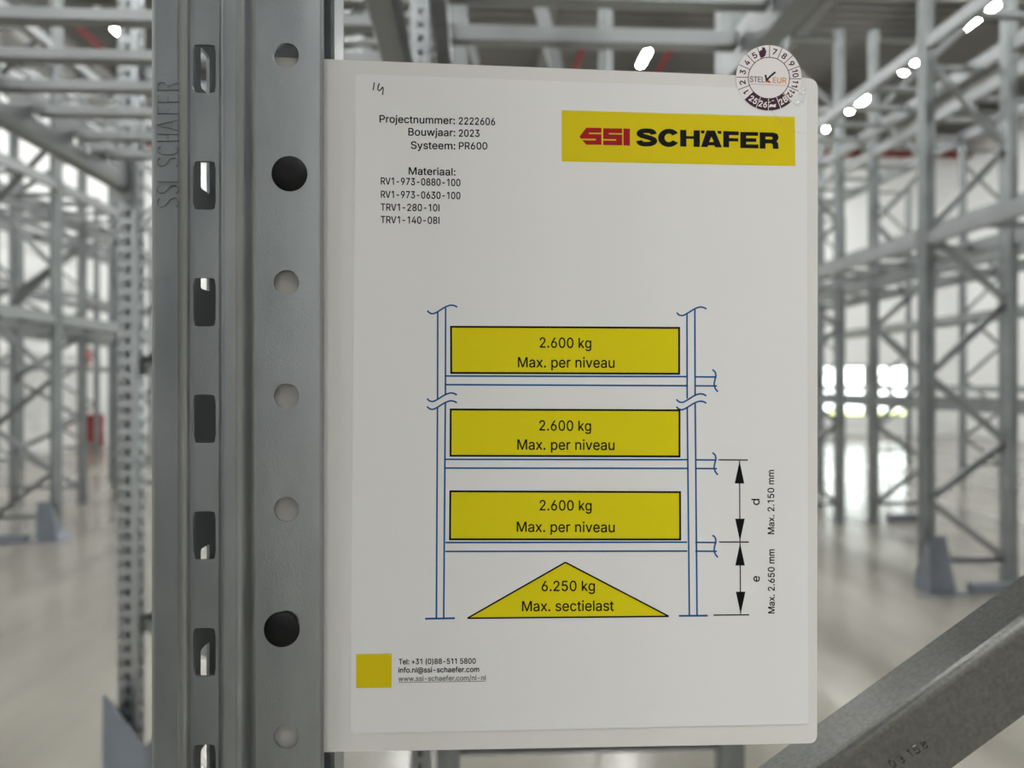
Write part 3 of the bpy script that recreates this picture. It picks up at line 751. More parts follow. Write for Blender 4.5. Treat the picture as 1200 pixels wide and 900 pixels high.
slotted_beam(PX0 + 0.055, 0.14, 2.81, 2.325, -1, 'grey slotted beam running from top left down to the punched post')
slotted_beam(PX1 - 0.03, 0.14, 2.81, 2.325, 1, 'dark beam overhead just left of the big sign, seen from below')
TUBE = [(-0.02, -0.011), (0.02, -0.011), (0.02, 0.011), (-0.02, 0.011)]
for k, y in enumerate((1.40, 1.617, 1.81, 1.995, 2.18, 2.39, 2.58)):
    deck_bar(PX0 + 0.06, PX1 - 0.04, y, 2.276, 'grey square cross bar over the slotted beam, left of the big post',
             'cross bars on the slotted beam', TUBE)
for i in (1, 2):
    for x, fl, w in ((PX0 + 0.03, -1, 'left'), (PX1 - 0.03, 1, 'right')):
        rack_beam(x, PYS[i], PYS[i + 1], 4.55, 'galvanised beam high in the near left rack, %s bay behind the slotted post, %s' % (ORD[i - 1], w + ' face'), fl)
    for j in range(9):
        deck_bar(PX0 + 0.06, PX1 - 0.06, PYS[i] + 0.3 + 0.25 * j, 4.52, 'grey cross bar high in the near left rack, %s bay behind the slotted post' % ORD[i - 1],
                 'high cross bars, near left rack, %s bay' % ORD[i - 1])

# guard at the foot of the punched post
g = guard(-1.195, 2.80, 0.46, 'blue-grey sloping steel guard at the foot of the punched left post', w=0.15, d=0.2, top=0.6, flare=0.015, h2=0.28)

# ------------------------------------------------------------------ the near frame that carries the sign
Y0 = 0.3326                                    # front face of the post
def px_x(px, b):
    return at_y(px, 450, Y0 + b).x

near = empty('post_frame', (px_x(235, 0), Y0, 0))
ox, oy = near.location.x, near.location.y
prof_px = [(178, .0012), (179.5, .0004), (182, 0), (208, 0), (214, .0001), (218, .0006), (221, .0016), (222.5, .0024), (223.5, .0026),
           (256, .0026), (257.2, .0024), (258, .0012), (260, .0003), (263, 0), (276, 0), (281, .0003), (285, .0012), (288, .0027), (290, .0048)]
prof = [(px_x(p, b), Y0 + b) for p, b in prof_px]
xw = prof[-1][0]
prof += [(xw + 0.0003, Y0 + .0078), (xw + 0.0009, Y0 + .0094), (xw + .0021, Y0 + .0102), (px_x(310, .0102), Y0 + .0102)]
i_fl = len(prof) - 1                            # the flange strip with the round holes
prof += [(px_x(362, .0102), Y0 + .0102), (px_x(374.5, .0102), Y0 + .0102), (px_x(377, .0106), Y0 + .0106), (px_x(378.6, .0115), Y0 + .0115), (px_x(379.6, .0130), Y0 + .0130)]
# left return, with the side slots
xl = prof[0][0] - 0.0004
def y_on_left(px):
    r = ray(px, 450)
    return xl * r.y / r.x
ya, yb = y_on_left(231.5), y_on_left(242)
left = [(xl + 0.046, Y0 + 0.098), (xl + 0.002, Y0 + 0.098), (xl, Y0 + 0.095), (xl, yb + 0.006), (xl, ya - 0.006), (xl, Y0 + 0.003)]
prof = left + prof
i_side, i_slot, i_hole = 3, 6 + 8, 6 + i_fl
pts = [(x - ox, y - oy) for x, y in prof]

z_slot = EYE + (450 - 354) / 900 * 0.329       # a slot centre
z_hole = EYE + (450 - 331) / 900 * 0.3383
z_side = EYE + 0.1077
def first_z(z):
    return (z - 0.025) % 0.05

sw = 0.5 * 26.5 / 900 * 0.329
def build_post():
    b = MB()
    top = 5.2
    for i in range(len(pts) - 1):
        p, q = Vector(pts[i]), Vector(pts[i + 1])
        L = (q - p).length
        if i in (i_slot, i_hole, i_side):
            if i == i_slot:
                cx = (px_x(239.3, .0026) - ox - p.x) - L / 2
                f0, zz = rrect(sw, 0.0104, 0.0016), z_slot
            elif i == i_hole:
                cx = (px_x(335.6, .0102) - ox - p.x) - L / 2
                f0, zz = (lambda x, z: x * x + z * z < 0.00553 ** 2), z_hole
            else:
                cx = 0
                f0, zz = rrect(L / 2 - 0.006, 0.0102, 0.001), z_side
            hv, hf = hole_cell(L, 0.05, (lambda x, z, f0=f0, cx=cx: f0(x - cx, z)), 32)
            zc = first_z(zz) + 0.025
            b.add([(p.x, p.y, 0.006), (q.x, q.y, 0.006), (q.x, q.y, zc - 0.025), (p.x, p.y, zc - 0.025)], [(0, 1, 2, 3)])
            while zc < top - 0.03:
                vs = []
                for s, t in hv:
                    pt = p.lerp(q, 0.5 + s / L)
                    vs.append((pt.x, pt.y, zc + t))
                b.add(vs, hf)
                zc += 0.05
            zc -= 0.025
            b.add([(p.x, p.y, zc), (q.x, q.y, zc), (q.x, q.y, top), (p.x, p.y, top)], [(0, 1, 2, 3)])
        else:
            b.add([(p.x, p.y, 0.006), (q.x, q.y, 0.006), (q.x, q.y, top), (p.x, p.y, top)], [(0, 1, 2, 3)], smooth=L < 0.0032)
    o = b.build('upright', GALV, near, recalc=False)
    bm = bmesh.new()
    bm.from_mesh(o.data)
    bmesh.ops.remove_doubles(bm, verts=bm.verts, dist=1e-6)
    bm.to_mesh(o.data)
    bm.free()
    md = o.modifiers.new('thick', 'SOLIDIFY')
    md.thickness = 0.0016
    md.offset = -1
    return o

post = build_post()
# rear return of the post, seen to the right of the flange above and below the sign
b = MB()
x_r = at_y(392, 30, Y0 + 0.07).x
b.prism([(x_r - 0.012, Y0 + 0.096), (x_r - 0.012, Y0 + 0.098), (x_r, Y0 + 0.098), (x_r, Y0 + 0.070), (x_r - 0.002, Y0 + 0.070), (x_r - 0.002, Y0 + 0.096)][::-1], 0.006, 5.2)
b.v = [(x - ox, y - oy, z) for x, y, z in b.v]
rr = b.build('rear_flange', GALV, near)
o = link('base_plate', plate_mesh(), near, (0.03, 0.05, 0))
# far upright of the same frame, out of the picture to the right
o = link('upright', upright_mesh(5.2, -1, RACK), near, (0.97 - ox, 0.05, 0))
o = link('base_plate', plate_mesh(), near, (0.97 - ox - 0.045, 0.05, 0))

# diagonal brace: folded channel, a face to the camera and a face upwards
YBR = 0.372
ra, rb = at_y(962.6, 900, YBR), at_y(1200, 727, YBR)
t = (rb - ra).normalized()
nrm = Vector((-t.z, 0, t.x))
def along(x):
    return ra + t * ((x - ra.x) / t.x)
pa, pb = along(-0.085), along(0.90)
sec = [(0.0, -0.039), (0.0, -0.0048), (-0.0005, -0.0029), (-0.0014, -0.0014), (-0.0029, -0.0005), (-0.0048, 0.0), (-0.030, 0.0)]
inner = [(-0.030, -0.0018), (-0.0056, -0.0018), (-0.0030, -0.0030), (-0.0018, -0.0056), (-0.0018, -0.0372), (-0.030, -0.0372), (-0.030, -0.039)]
ring = sec + inner
b = MB()
k = len(ring)
vs = [P + nrm * w - Vector((0, 1, 0)) * s for P in (pa, pb) for s, w in ring]
vs = [(v.x - ox, v.y - oy, v.z) for v in vs]
fs = [(i, (i + 1) % k, (i + 1) % k + k, i + k) for i in range(k)] + [tuple(range(k)), tuple(range(2 * k - 1, k - 1, -1))]
b.add(vs, fs, smooth=False)
for i in range(k):
    b.s[i] = 0 < i < 5
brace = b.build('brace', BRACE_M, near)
for i in range(3):                               # the other diagonals of the frame
    z0 = [0.3, 2.15, 3.2][i]
    b = MB()
    b.beam((0.04, 0.055, z0 + (0.9 if i % 2 == 0 else 0)), (0.97 - ox - 0.06, 0.055, z0 + (0 if i % 2 == 0 else 0.9)), CSEC)
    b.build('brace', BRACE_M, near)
tag(near, 'large galvanised rack post with slots and round holes, carrying the white load sign', 'rack post')

# the beams and far frame that belong to this rack
QX0, QX1 = -0.135, 0.99
rack_frame(QX0, QX1, 2.81, 4.6, 'galvanised upright frame behind the sign, next one after the big post', zig=[0.2, 4.2])
rack_frame(QX0, QX1, 5.48, 4.6, 'galvanised upright frame behind the sign, second one after the big post', zig=[0.2, 4.2])
DEEP = [(-0.04, -0.07), (0.04, -0.07), (0.04, 0.05), (0.01, 0.05), (0.01, 0.07), (-0.04, 0.07)]
rack_beam(QX0 + 0.03, 0.40, 2.81, 2.75, 'dark narrow beam overhead just above the left part of the sign', -1, BSEC, conn=False)
rack_beam(QX1 - 0.05, 0.40, 2.81, 2.75, 'dark deep beam rising to the upper right behind the round sticker', 1, DEEP, conn=False)
for y in (2.28, 2.56):
    deck_bar(QX0 + 0.06, QX1 - 0.10, y, 2.685, 'grey square cross bar above the top edge of the sign', 'cross bars above the sign', [(p * 1.4, q * 2.2) for p, q in TUBE])

# ------------------------------------------------------------------ the load sign
PA, PB = 2.8498, -0.2031                         # plane of the sign: 1/depth = PA + PB * u
def on_sign(px, py, e=0.0):
    d = 1.0 / (PA + PB * (px - 600) / 900)
    return at_depth(px, py, d) + SN * e
SN = Vector((0, 0, 0))
_a, _b2, _c = on_sign(400, 800), on_sign(900, 800), on_sign(400, 100)
SN = (_b2 - _a).cross(_c - _a).normalized()
if SN.y > 0:
    SN = -SN

sign = empty('load_sign', tuple(on_sign(640, 876)))
SO = sign.location.copy()

def rounded_poly(pts, rad, k=6):
    out = []
    n = len(pts)
    for i in range(n):
        p, c, q = Vector(pts[i - 1]), Vector(pts[i]), Vector(pts[(i + 1) % n])
        r = rad[i] if isinstance(rad, (list, tuple)) else rad
        if r <= 0:
            out.append(tuple(c))
            continue
        a = c + (p - c).normalized() * r
        d = c + (q - c).normalized() * r
        for j in range(k + 1):
            s = j / k
            out.append(tuple((1 - s) ** 2 * a + 2 * s * (1 - s) * c + s * s * d))
    return out

def plate(name, pts, e0, e1, mt, parent):
    b = MB()
    n = len(pts)
    vs = [on_sign(x, y, e1) - SO for x, y in pts] + [on_sign(x, y, e0) - SO for x, y in pts]
    b.add(vs, [tuple(range(n)), tuple(range(2 * n - 1, n - 1, -1))] + [(i, i + n, (i + 1) % n + n, (i + 1) % n) for i in range(n)])
    return b.build(name, mt, parent)

board = plate('backing_board', rounded_poly([(313, 66.5), (958.5, 92), (957.5, 871), (316, 882.5)], [2, 13, 10, 2]), -0.0012, 0.0, BOARD, sign)
paper = plate('paper_sheet', rounded_poly([(417, 87), (945, 106), (947, 848), (410.5, 859.5)], 5), 0.0, 0.0003, PAPER, sign)


class Ink:
    """flat print on the sign: polygons in photo pixels, laid on the sign's surface"""
    def __init__(self, e):
        self.b, self.e = MB(), e

    def poly(self, outer, holes=(), mi=0, e=0.0):
        loops = [outer] + list(holes)
        flat = [p for l in loops for p in l]
        tris = tessellate_polygon([[Vector((p[0], -p[1], 0)) for p in l] for l in loops])
        vs = [on_sign(p[0], p[1], self.e + e) - SO for p in flat]
        fs = []
        for tr in tris:
            a, b_, c = (vs[i] for i in tr)
            nn = (b_ - a).cross(c - a)
            fs.append(tuple(tr) if nn.dot(SN) > 0 else tuple(reversed(tr)))
        self.b.add(vs, fs, mi)

    def line(self, pts, w, mi=0, e=0.0, w1=None, closed=False):
        pts = [Vector(p) for p in pts]
        L, R = [], []
        n = len(pts)
        for i, p in enumerate(pts):
            if closed:
                d = pts[(i + 1) % n] - pts[i - 1]
            else:
                d = pts[min(i + 1, n - 1)] - pts[max(i - 1, 0)]
            d.normalize()
            ww = w if w1 is None else w + (w1 - w) * i / (n - 1)
            nn = Vector((-d.y, d.x)) * ww / 2
            L.append(p + nn)
            R.append(p - nn)
        k = n if closed else n - 1
        for i in range(k):
            j = (i + 1) % n
            self.poly([tuple(L[i]), tuple(L[j]), tuple(R[j]), tuple(R[i])], (), mi, e)

    def text(self, s, p0, p1, cap, up=(0, -1), mi=0, e=0.0, bold=0.42):
        polys, w = text_polys(s)
        A, B, U = Vector(p0), Vector(p1), Vector(up)
        k = cap / CAP
        for outer, holes in polys:
            def M(l):
                return [tuple(A + (B - A) * (x / w) + U * (y * k)) for x, y in l]
            self.poly(M(outer), [M(h) for h in holes], mi, e)
            if bold:
                for l in [outer] + list(holes):
                    self.line(M(l), bold, mi, e + 0.000004, closed=True)

    def build(self, name, mats, parent):
        return self.b.build(name, mats, parent, recalc=False)


def pip(p, l):
    r = False
    for i in range(len(l)):
        a, b_ = l[i - 1], l[i]
        if (a[1] > p[1]) != (b_[1] > p[1]) and p[0] < (b_[0] - a[0]) * (p[1] - a[1]) / (b_[1] - a[1]) + a[0]:
            r = not r
    return r


def glyph(c):
    adv, ls = GLYPHS[c]
    ls = [[tuple(map(int, q.split(','))) for q in l.split()] for l in ls]
    outs, holes = [], []
    for l in ls:
        n = sum(1 for o in ls if o is not l and pip(l[0], o))
        (holes if n % 2 else outs).append(l)
    return adv, [(o, [h for h in holes if pip(h[0], o)]) for o in outs]


def text_polys(s):
    x, out = 0, []
    for c in s:
        if c == ' ':
            x += 200
            continue
        adv, g = glyph(c)
        for o, hs in g:
            out.append(([(p + x, q) for p, q in o], [[(p + x, q) for p, q in h] for h in hs]))
        x += adv
    x0 = min(p for o, h in out for p, q in o)
    x1 = max(p for o, h in out for p, q in o)
    return [([(p - x0, q) for p, q in o], [[(p - x0, q) for p, q in h] for h in hs]) for o, hs in out], x1 - x0


E0 = 0.00036
# project lines
i_ = Ink(E0)
i_.text('Projectnummer:', (445, 143.8), (533, 145.8), 8.6)
i_.text('2222606', (537.8, 146.0), (580, 147.0), 8.3)
i_.text('Bouwjaar:', (478.7, 159.0), (533.4, 160.0), 8.6)
i_.text('2023', (537.8, 160.4), (561.8, 160.7), 8.3)
i_.text('Systeem:', (481.7, 174.6), (533.4, 175.4), 8.6)
i_.text('PR600', (538.0, 175.2), (570.9, 175.4), 8.3)
i_.build('project_text', INK, paper)
i_ = Ink(E0)
i_.text('Materiaal:', (479.2, 204.8), (533.6, 206.0), 8.6)
i_.text('RV1-973-0880-100', (446.5, 216.4), (539.4, 218.4), 8.2)
i_.text('RV1-973-0630-100', (446.5, 232.0), (539.4, 233.6), 8.2)
i_.text('TRV1-280-10I', (446.3, 247.0), (514.8, 247.8), 8.2)
i_.text('TRV1-140-08I', (446.3, 261.6), (514.8, 262.6), 8.2)
i_.build('material_list', INK, paper)
i_ = Ink(E0)
i_.line([(438.7, 97), (438.2, 101), (437.4, 106)], 1.4)
i_.line([(444.6, 98), (443.2, 102), (442.8, 105.3), (444.3, 106.8), (446.4, 105.2), (448.6, 102.3)], 1.5)
i_.line([(448.8, 102), (449.2, 105), (448.4, 111.8)], 1.3)
i_.build('handwritten_number', PEN, paper)

# maker's logo panel
i_ = Ink(E0)
i_.poly([(658, 129.5), (931.2, 137.2), (931.7, 194.8), (658, 189.5)], mi=0)
K1 = 1 / 9.2308
def z1(pts):
    return [(670 + x * K1, 140 + y * K1) for x, y in pts]
def z2(pts):
    return [(790 + x * K1, 140 + y * K1) for x, y in pts]
L1 = 0.00003
i_.poly(z1([(83, 187), (155, 92), (321, 94), (321, 147), (186, 147), (186, 159), (321, 162), (321, 277), (155, 276), (112, 227), (258, 228), (258, 213), (97, 211)]), mi=1, e=L1)
i_.poly(z1([(338, 97), (545, 100), (545, 153), (400, 150), (400, 163), (545, 167), (545, 283), (338, 279), (338, 229), (478, 231), (478, 218), (338, 215)]), mi=1, e=L1)
i_.poly(z1([(557, 101), (628, 102), (628, 286), (557, 284)]), mi=1, e=L1)

def smooth_path(pts, k=5):
    out = []
    P = [pts[0]] + list(pts) + [pts[-1]]
    for i in range(1, len(P) - 2):
        p0, p1, p2, p3 = (Vector(P[i + j]) for j in (-1, 0, 1, 2))
        for j in range(k):
            s = j / k
            out.append(0.5 * ((2 * p1) + (p2 - p0) * s + (2 * p0 - 5 * p1 + 4 * p2 - p3) * s * s + (3 * p1 - p0 - 3 * p2 + p3) * s ** 3))
    out.append(Vector(pts[-1]))
    return out

def fat(path, w, sx, ox_, oy_, conv, mi):
    L, R = [], []
    n = len(path)
    for i, p in enumerate(path):
        d = path[min(i + 1, n - 1)] - path[max(i - 1, 0)]
        d.normalize()
        nn = Vector((-d.y, d.x)) * w / 2
        L.append(p + nn)
        R.append(p - nn)
    for i in range(n - 1):
        q = [L[i], L[i + 1], R[i + 1], R[i]]
        i_.poly(conv([(ox_ + v.x * sx, oy_ + v.y) for v in q]), mi=mi, e=L1)

S = smooth_path([(136, 64), (130, 42), (112, 29), (82, 25), (50, 28), (29, 42), (28, 62), (44, 78), (80, 92), (118, 108), (138, 126), (137, 148), (118, 164), (84, 170), (48, 167), (28, 152), (22, 131)])
fat(S, 50, 1.36, 698, 100, z1, 2)
C_ = [Vector((87 + 60 * math.cos(a), 99 + 72 * math.sin(a))) for a in [math.radians(-32 - (296) * q / 28) for q in range(29)]]
fat(C_, 52, 1.36, 930, 103, z1, 2)
i_.poly(z2([(62, 115), (130, 117), (130, 182), (208, 184), (208, 119), (276, 121), (275, 300), (208, 298), (208, 213), (130, 211), (130, 297), (62, 295)]), mi=2, e=L1)
i_.poly(z2([(348, 121), (438, 123), (514, 305), (440, 304), (432, 284), (366, 283), (357, 302), (288, 299)]), [z2([(401, 190), (376, 245), (426, 246)])], mi=2, e=L1)
i_.poly(z2([(288, 121), (330, 122), (322, 155), (288, 154)]), mi=2, e=L1)
i_.poly(z2([(462, 126), (508, 127), (508, 159), (474, 158)]), mi=2, e=L1)
i_.poly(z2([(528, 128), (697, 133), (697, 174), (592, 172), (592, 204), (690, 206), (690, 241), (592, 239), (592, 305), (528, 303)]), mi=2, e=L1)
i_.poly(z2([(712, 138), (906, 140), (906, 180), (776, 179), (776, 205), (886, 207), (886, 246), (776, 245), (776, 271), (909, 273), (909, 316), (712, 312)]), mi=2, e=L1)
i_.poly(z2([(922, 142), (1075, 145), (1112, 158), (1127, 190), (1120, 222), (1104, 238), (1121, 258), (1126, 321), (1066, 321), (1061, 275), (1048, 262), (985, 261), (985, 319), (922, 317)]),
        [z2([(985, 188), (1048, 190), (1062, 200), (1060, 213), (1046, 219), (985, 217)])], mi=2, e=L1)
i_.build('maker_logo', [YELLOW, RED, INK], paper)

# load diagram
def zz(pts, o, k):
    return [(o[0] + x / k, o[1] + y / k) for x, y in pts]
i_ = Ink(E0)
def framed(c, w=2.3):
    i_.poly(c, mi=0)
    for a, b_ in ((0, 1), (1, 2), (2, 3), (3, 0)):
        A, B = Vector(c[a]), Vector(c[b_])
        d = (B - A).normalized() * w / 2
        i_.line([A - d, B + d], w, 1, 0.00002)
framed([(528.6, 383), (795.6, 384.3), (795.6, 438), (528.8, 437)])
framed([(528.2, 479.8), (796, 480.8), (796, 534.8), (528, 534)])
framed([(527.8, 575.6), (796.6, 576.6), (796.8, 632), (527.4, 631.8)])
tri = [(662.4, 658.8), (783.5, 722.0), (547.8, 724.2)]
i_.poly(tri, mi=0)
for a, b_ in ((0, 1), (1, 2), (2, 0)):
    i_.line([tri[a], tri[b_]], 1.9, 1, 0.00002)
def tx(s, x0, x1, y0, y1, cap):
    i_.text(s, (x0, y0), (x1, y1), cap, mi=1, e=0.00004)
tx('2.600 kg', 632.4, 692.6, 407.3, 408.0, 11.8)
tx('Max. per niveau', 607.0, 719.8, 430.4, 431.0, 11.9)
tx('2.600 kg', 632.0, 692.4, 504.3, 505.0, 11.8)
tx('Max. per niveau', 606.3, 719.8, 526.8, 527.3, 11.9)
tx('2.600 kg', 632.4, 693.0, 597.8, 598.2, 11.8)
tx('Max. per niveau', 605.6, 720.0, 623.0, 623.5, 11.9)
tx('6.250 kg', 634.8, 696.8, 692.4, 692.2, 11.8)
tx('Max. sectielast', 611.8, 719.0, 716.0, 715.4, 11.9)
i_.build('load_boxes', [YELLOW2, INK], paper)

i_ = Ink(E0)
BW = 1.9
# posts
i_.line([(513.0, 366), (512.8, 468)], BW)
i_.line([(512.7, 478), (511.4, 724.6)], BW)
i_.line([(522.2, 361), (522.0, 463)], BW)
i_.line([(521.9, 472), (520.0, 724.6)], BW)
i_.line([(804.8, 368), (805.0, 467)], BW)
i_.line([(805.1, 477), (807.6, 721.3)], BW)
i_.line([(814.0, 362), (814.3, 463)], BW)
i_.line([(814.4, 473), (816.6, 721.3)], BW)
i_.line([(498.2, 724.8), (533, 724.2)], 2.2)
i_.line([(795.3, 721.4), (829, 721.2)], 2.2)
for a, b_, c, d in ((440.6, 441.4, 450.8, 452.0), (538.2, 538.6, 548.4, 548.8), (635.6, 635.2, 646.0, 645.6)):
    i_.line([(522, a), (804.8, b_)], BW)
    i_.line([(522, c), (805, d)], BW)
    i_.line([(814.4, b_ + .2), (839.4, b_ + .4)], BW)
    i_.line([(814.4, d + .1), (839.8, d + .3)], BW)
    i_.line(smooth_path([(834.6, b_ - 8.2), (837.6, b_ - 5.5), (838.6, b_ - 1), (837.4, b_ + 4), (836.6, b_ + 9), (838.0, b_ + 14), (841.0, b_ + 17.8)]), BW)
def wave(x, y):
    i_.line(smooth_path([(x, y), (x + 3.5, y + 3), (x + 8, y + 3.2), (x + 14, y), (x + 20.5, y - 4), (x + 27, y - 6.4), (x + 32, y - 5.8), (x + 35, y - 4)]), BW)
wave(500.8, 364.2)
wave(792.6, 366.4)
wave(500.4, 467.0)
wave(500.4, 476.2)
wave(792.4, 468.0)
wave(792.4, 476.6)
i_.build('rack_drawing', BLUE, paper)

i_ = Ink(E0)
for a, b_ in (((841.5, 538.8), (876, 539.0)), ((842.3, 635.0), (877.2, 635.0)), ((835.7, 720.6), (877.6, 720.2))):
    i_.line([a, b_], 1.5)
i_.line([(866.3, 540), (866.8, 634)], 1.3)
i_.line([(866.9, 636), (867.6, 719)], 1.3)
for x, y, s in ((866.3, 540, 1), (866.8, 634.2, -1), (866.9, 636, 1), (867.6, 719.6, -1)):
    i_.poly([(x, y), (x + 5.6, y + 26.5 * s), (x - 5.6, y + 26.5 * s)])
i_.text('d', (889.6, 591.6), (889.6, 584.6), 9.4, (-1, 0))
i_.text('e', (889.8, 681.4), (889.8, 674.9), 9.4, (-1, 0))
i_.text('Max. 2.150 mm', (907.0, 625.6), (906.7, 550.8), 7.6, (-1, 0))
i_.text('Max. 2.650 mm', (907.4, 718.4), (907.2, 643.6), 7.6, (-1, 0))
i_.build('dimension_arrows', INK, paper)

i_ = Ink(E0)
i_.text('Tel: +31 (0)88-511 5800', (467.4, 778.2), (557.4, 777.3), 6.2)
i_.text('info.nl@ssi-schaefer.com', (467.0, 788.0), (561.4, 787.0), 6.0)
i_.build('contact_text', INK, paper)
i_ = Ink(E0)
i_.text('www.ssi-schaefer.com/nl-nl', (467.0, 797.9), (569.0, 796.6), 5.6)
i_.line([(467, 799.4), (569.2, 797.9)], 0.7)
i_.build('web_address', GREY_INK, paper)
i_ = Ink(E0)
i_.poly([(417.4, 766.1), (459.0, 765.6), (459.0, 805.6), (417.4, 806.0)])
i_.build('yellow_square', YELLOW, paper)

# ---- round inspection sticker
SC, SR, SI = (900.6, 91.8), 38.4, 24.2
def circ(r, n=64, c=SC, a0=0, a1=360):
    return [(c[0] + r * math.sin(math.radians(a0 + (a1 - a0) * i / n)), c[1] - r * math.cos(math.radians(a0 + (a1 - a0) * i / n))) for i in range(n)]
stick = plate('inspection_sticker', circ(SR)[::-1], 0.0003, 0.00042, STICK, sign)
i_ = Ink(0.00044)
i_.line(circ(SI), 0.9, 0, closed=True)
def rad(a, r):
    return (SC[0] + r * math.sin(math.radians(a)), SC[1] - r * math.cos(math.radians(a)))
for k in range(16):
    a = 1.5 + 22.5 * k
    if 137 < a < 228:
        continue
    i_.line([rad(a, SI), rad(a, SR - 0.2)], 0.8, 0)
# plum year sector
a0, a1 = 138.5, 228.5
for q in range(24):
    b0, b1 = a0 + (a1 - a0) * q / 24, a0 + (a1 - a0) * (q + 1) / 24
    i_.poly([rad(b0, SI - .3), rad(b1, SI - .3), rad(b1, SR - .3), rad(b0, SR - .3)], (), 0)
for k in range(7, 10):
    a = 1.5 + 22.5 * (k - 0)
    i_.line([rad(a - 0.5 + 0, SI), rad(a - 0.5, SR)], 0.8, 1, 0.00002)
def radial_text(s, a, cap, w, mi, inward=False, rmid=31.3, e=0.00003):
    c = Vector(rad(a, rmid))
    up = Vector((math.sin(math.radians(a)), -math.cos(math.radians(a))))
    if inward:
        up = -up
    right = Vector((-up.y, up.x))
    base = c - up * cap / 2
    i_.text(s, tuple(base - right * w / 2), tuple(base + right * w / 2), cap, tuple(up), mi, e, bold=0.55)
for s, k in (('7', 0), ('8', 1), ('9', 2), ('10', 3), ('11', 4), ('12', 5), ('1', 10), ('2', 11), ('3', 12), ('4', 13), ('5', 14)):
    radial_text(s, 1.5 + 22.5 * k + 11.2, 6.6, 8.6 if s in ('10', '12') else (7.6 if s == '11' else (2.6 if s == '1' else 4.6)), 0)
for s, k in (('28', 6), ('26', 8), ('25', 9)):
    radial_text(s, 1.5 + 22.5 * k + 11.2, 6.8, 9.4, 1, True)
i_.poly([rad(a, r) for a, r in ((337.6, 26), (344, 24.8), (351, 26.5), (354.5, 31), (352, 36), (347.5, 37), (346.5, 34), (341, 33.5), (337.5, 30))][::-1], mi=0, e=0.00003)
i_.poly([(900.4, 126.3), (902, 122.5), (906, 123.2), (909, 121.8), (908.4, 126.2), (904, 125.6)], mi=1, e=0.00003)
i_.line([(900.5, 120.6), (902.6, 119.8)], 0.9, 1, 0.00003)
i_.line([(904.0, 118.6), (906.6, 118.2)], 0.8, 1, 0.00003)
i_.text('STEL', (878.4, 96.4), (895.4, 97.0), 6.5, mi=2, e=0.00003)
i_.text('K', (896.6, 97.2), (903.0, 97.4), 6.5, mi=3, e=0.00002)
i_.text('EUR', (905.4, 97.5), (920.8, 98.0), 6.5, mi=3, e=0.00003)
i_.line([(896.4, 88.2), (898.2, 94.6)], 2.2, 4, 0.00005)
i_.line([(897.6, 95.2), (901.4, 90.6), (908.2, 84.8)], 2.0, 4, 0.00005, 2.4)
i_.line([(897.6, 95.6), (902.0, 96.8)], 1.5, 5, 0.00004)
i_.line([(878.6, 98.8), (920.4, 100.6)], 0.5, 3, 0.00003)
i_.build('sticker_print', [PLUM, STICK, GREY_INK, ORANGE, PEN, RED], stick)

# clear film that covers the corner: its curved edge and two trapped bubbles
film = MB()
edge = smooth_path([(903.5, 129.8), (911, 138.5), (920, 146.7), (932, 154.4), (938, 156.2), (944.6, 156.8)], 5)
n = len(edge)
vs = []
for i, p in enumerate(edge):
    d = (edge[min(i + 1, n - 1)] - edge[max(i - 1, 0)]).normalized()
    q = Vector((-d.y, d.x))
    vs += [on_sign(*(p + q * 0.8), 0.00044) - SO, on_sign(*p, 0.00072) - SO, on_sign(*(p - q * 0.8), 0.00044) - SO]
film.add(vs, [f for i in range(n - 1) for f in ((3 * i, 3 * i + 3, 3 * i + 4, 3 * i + 1), (3 * i + 1, 3 * i + 4, 3 * i + 5, 3 * i + 2))], smooth=False)
for cx, cy, rx, ry, hh in ((939.5, 114, 4.8, 6.5, 0.0006), (942, 104.5, 3, 4, 0.0005), (933.5, 121.8, 5, 3.2, 0.0005)):
    k, rings = 20, 5
    vs, fs = [on_sign(cx, cy, 0.00044 + hh) - SO], []
    for r in range(1, rings + 1):
        for i in range(k):
            a = 2 * math.pi * i / k
            f = r / rings
            wob = 1 + 0.18 * math.sin(3 * a + cx)
            vs.append(on_sign(cx + rx * f * wob * math.cos(a), cy + ry * f * wob * math.sin(a), 0.00044 + hh * (1 - f * f)) - SO)
    fs += [(0, 1 + i, 1 + (i + 1) % k) for i in range(k)]
    for r in range(rings - 1):
        fs += [(1 + r * k + i, 1 + (r + 1) * k + i, 1 + (r + 1) * k + (i + 1) % k, 1 + r * k + (i + 1) % k) for i in range(k)]
    film.add(vs, fs, smooth=True)
film.build('clear_film', CLEAR, sign)
tag(sign, 'white laminated load sign with yellow blocks and logo, clipped behind the post flange', 'sign')

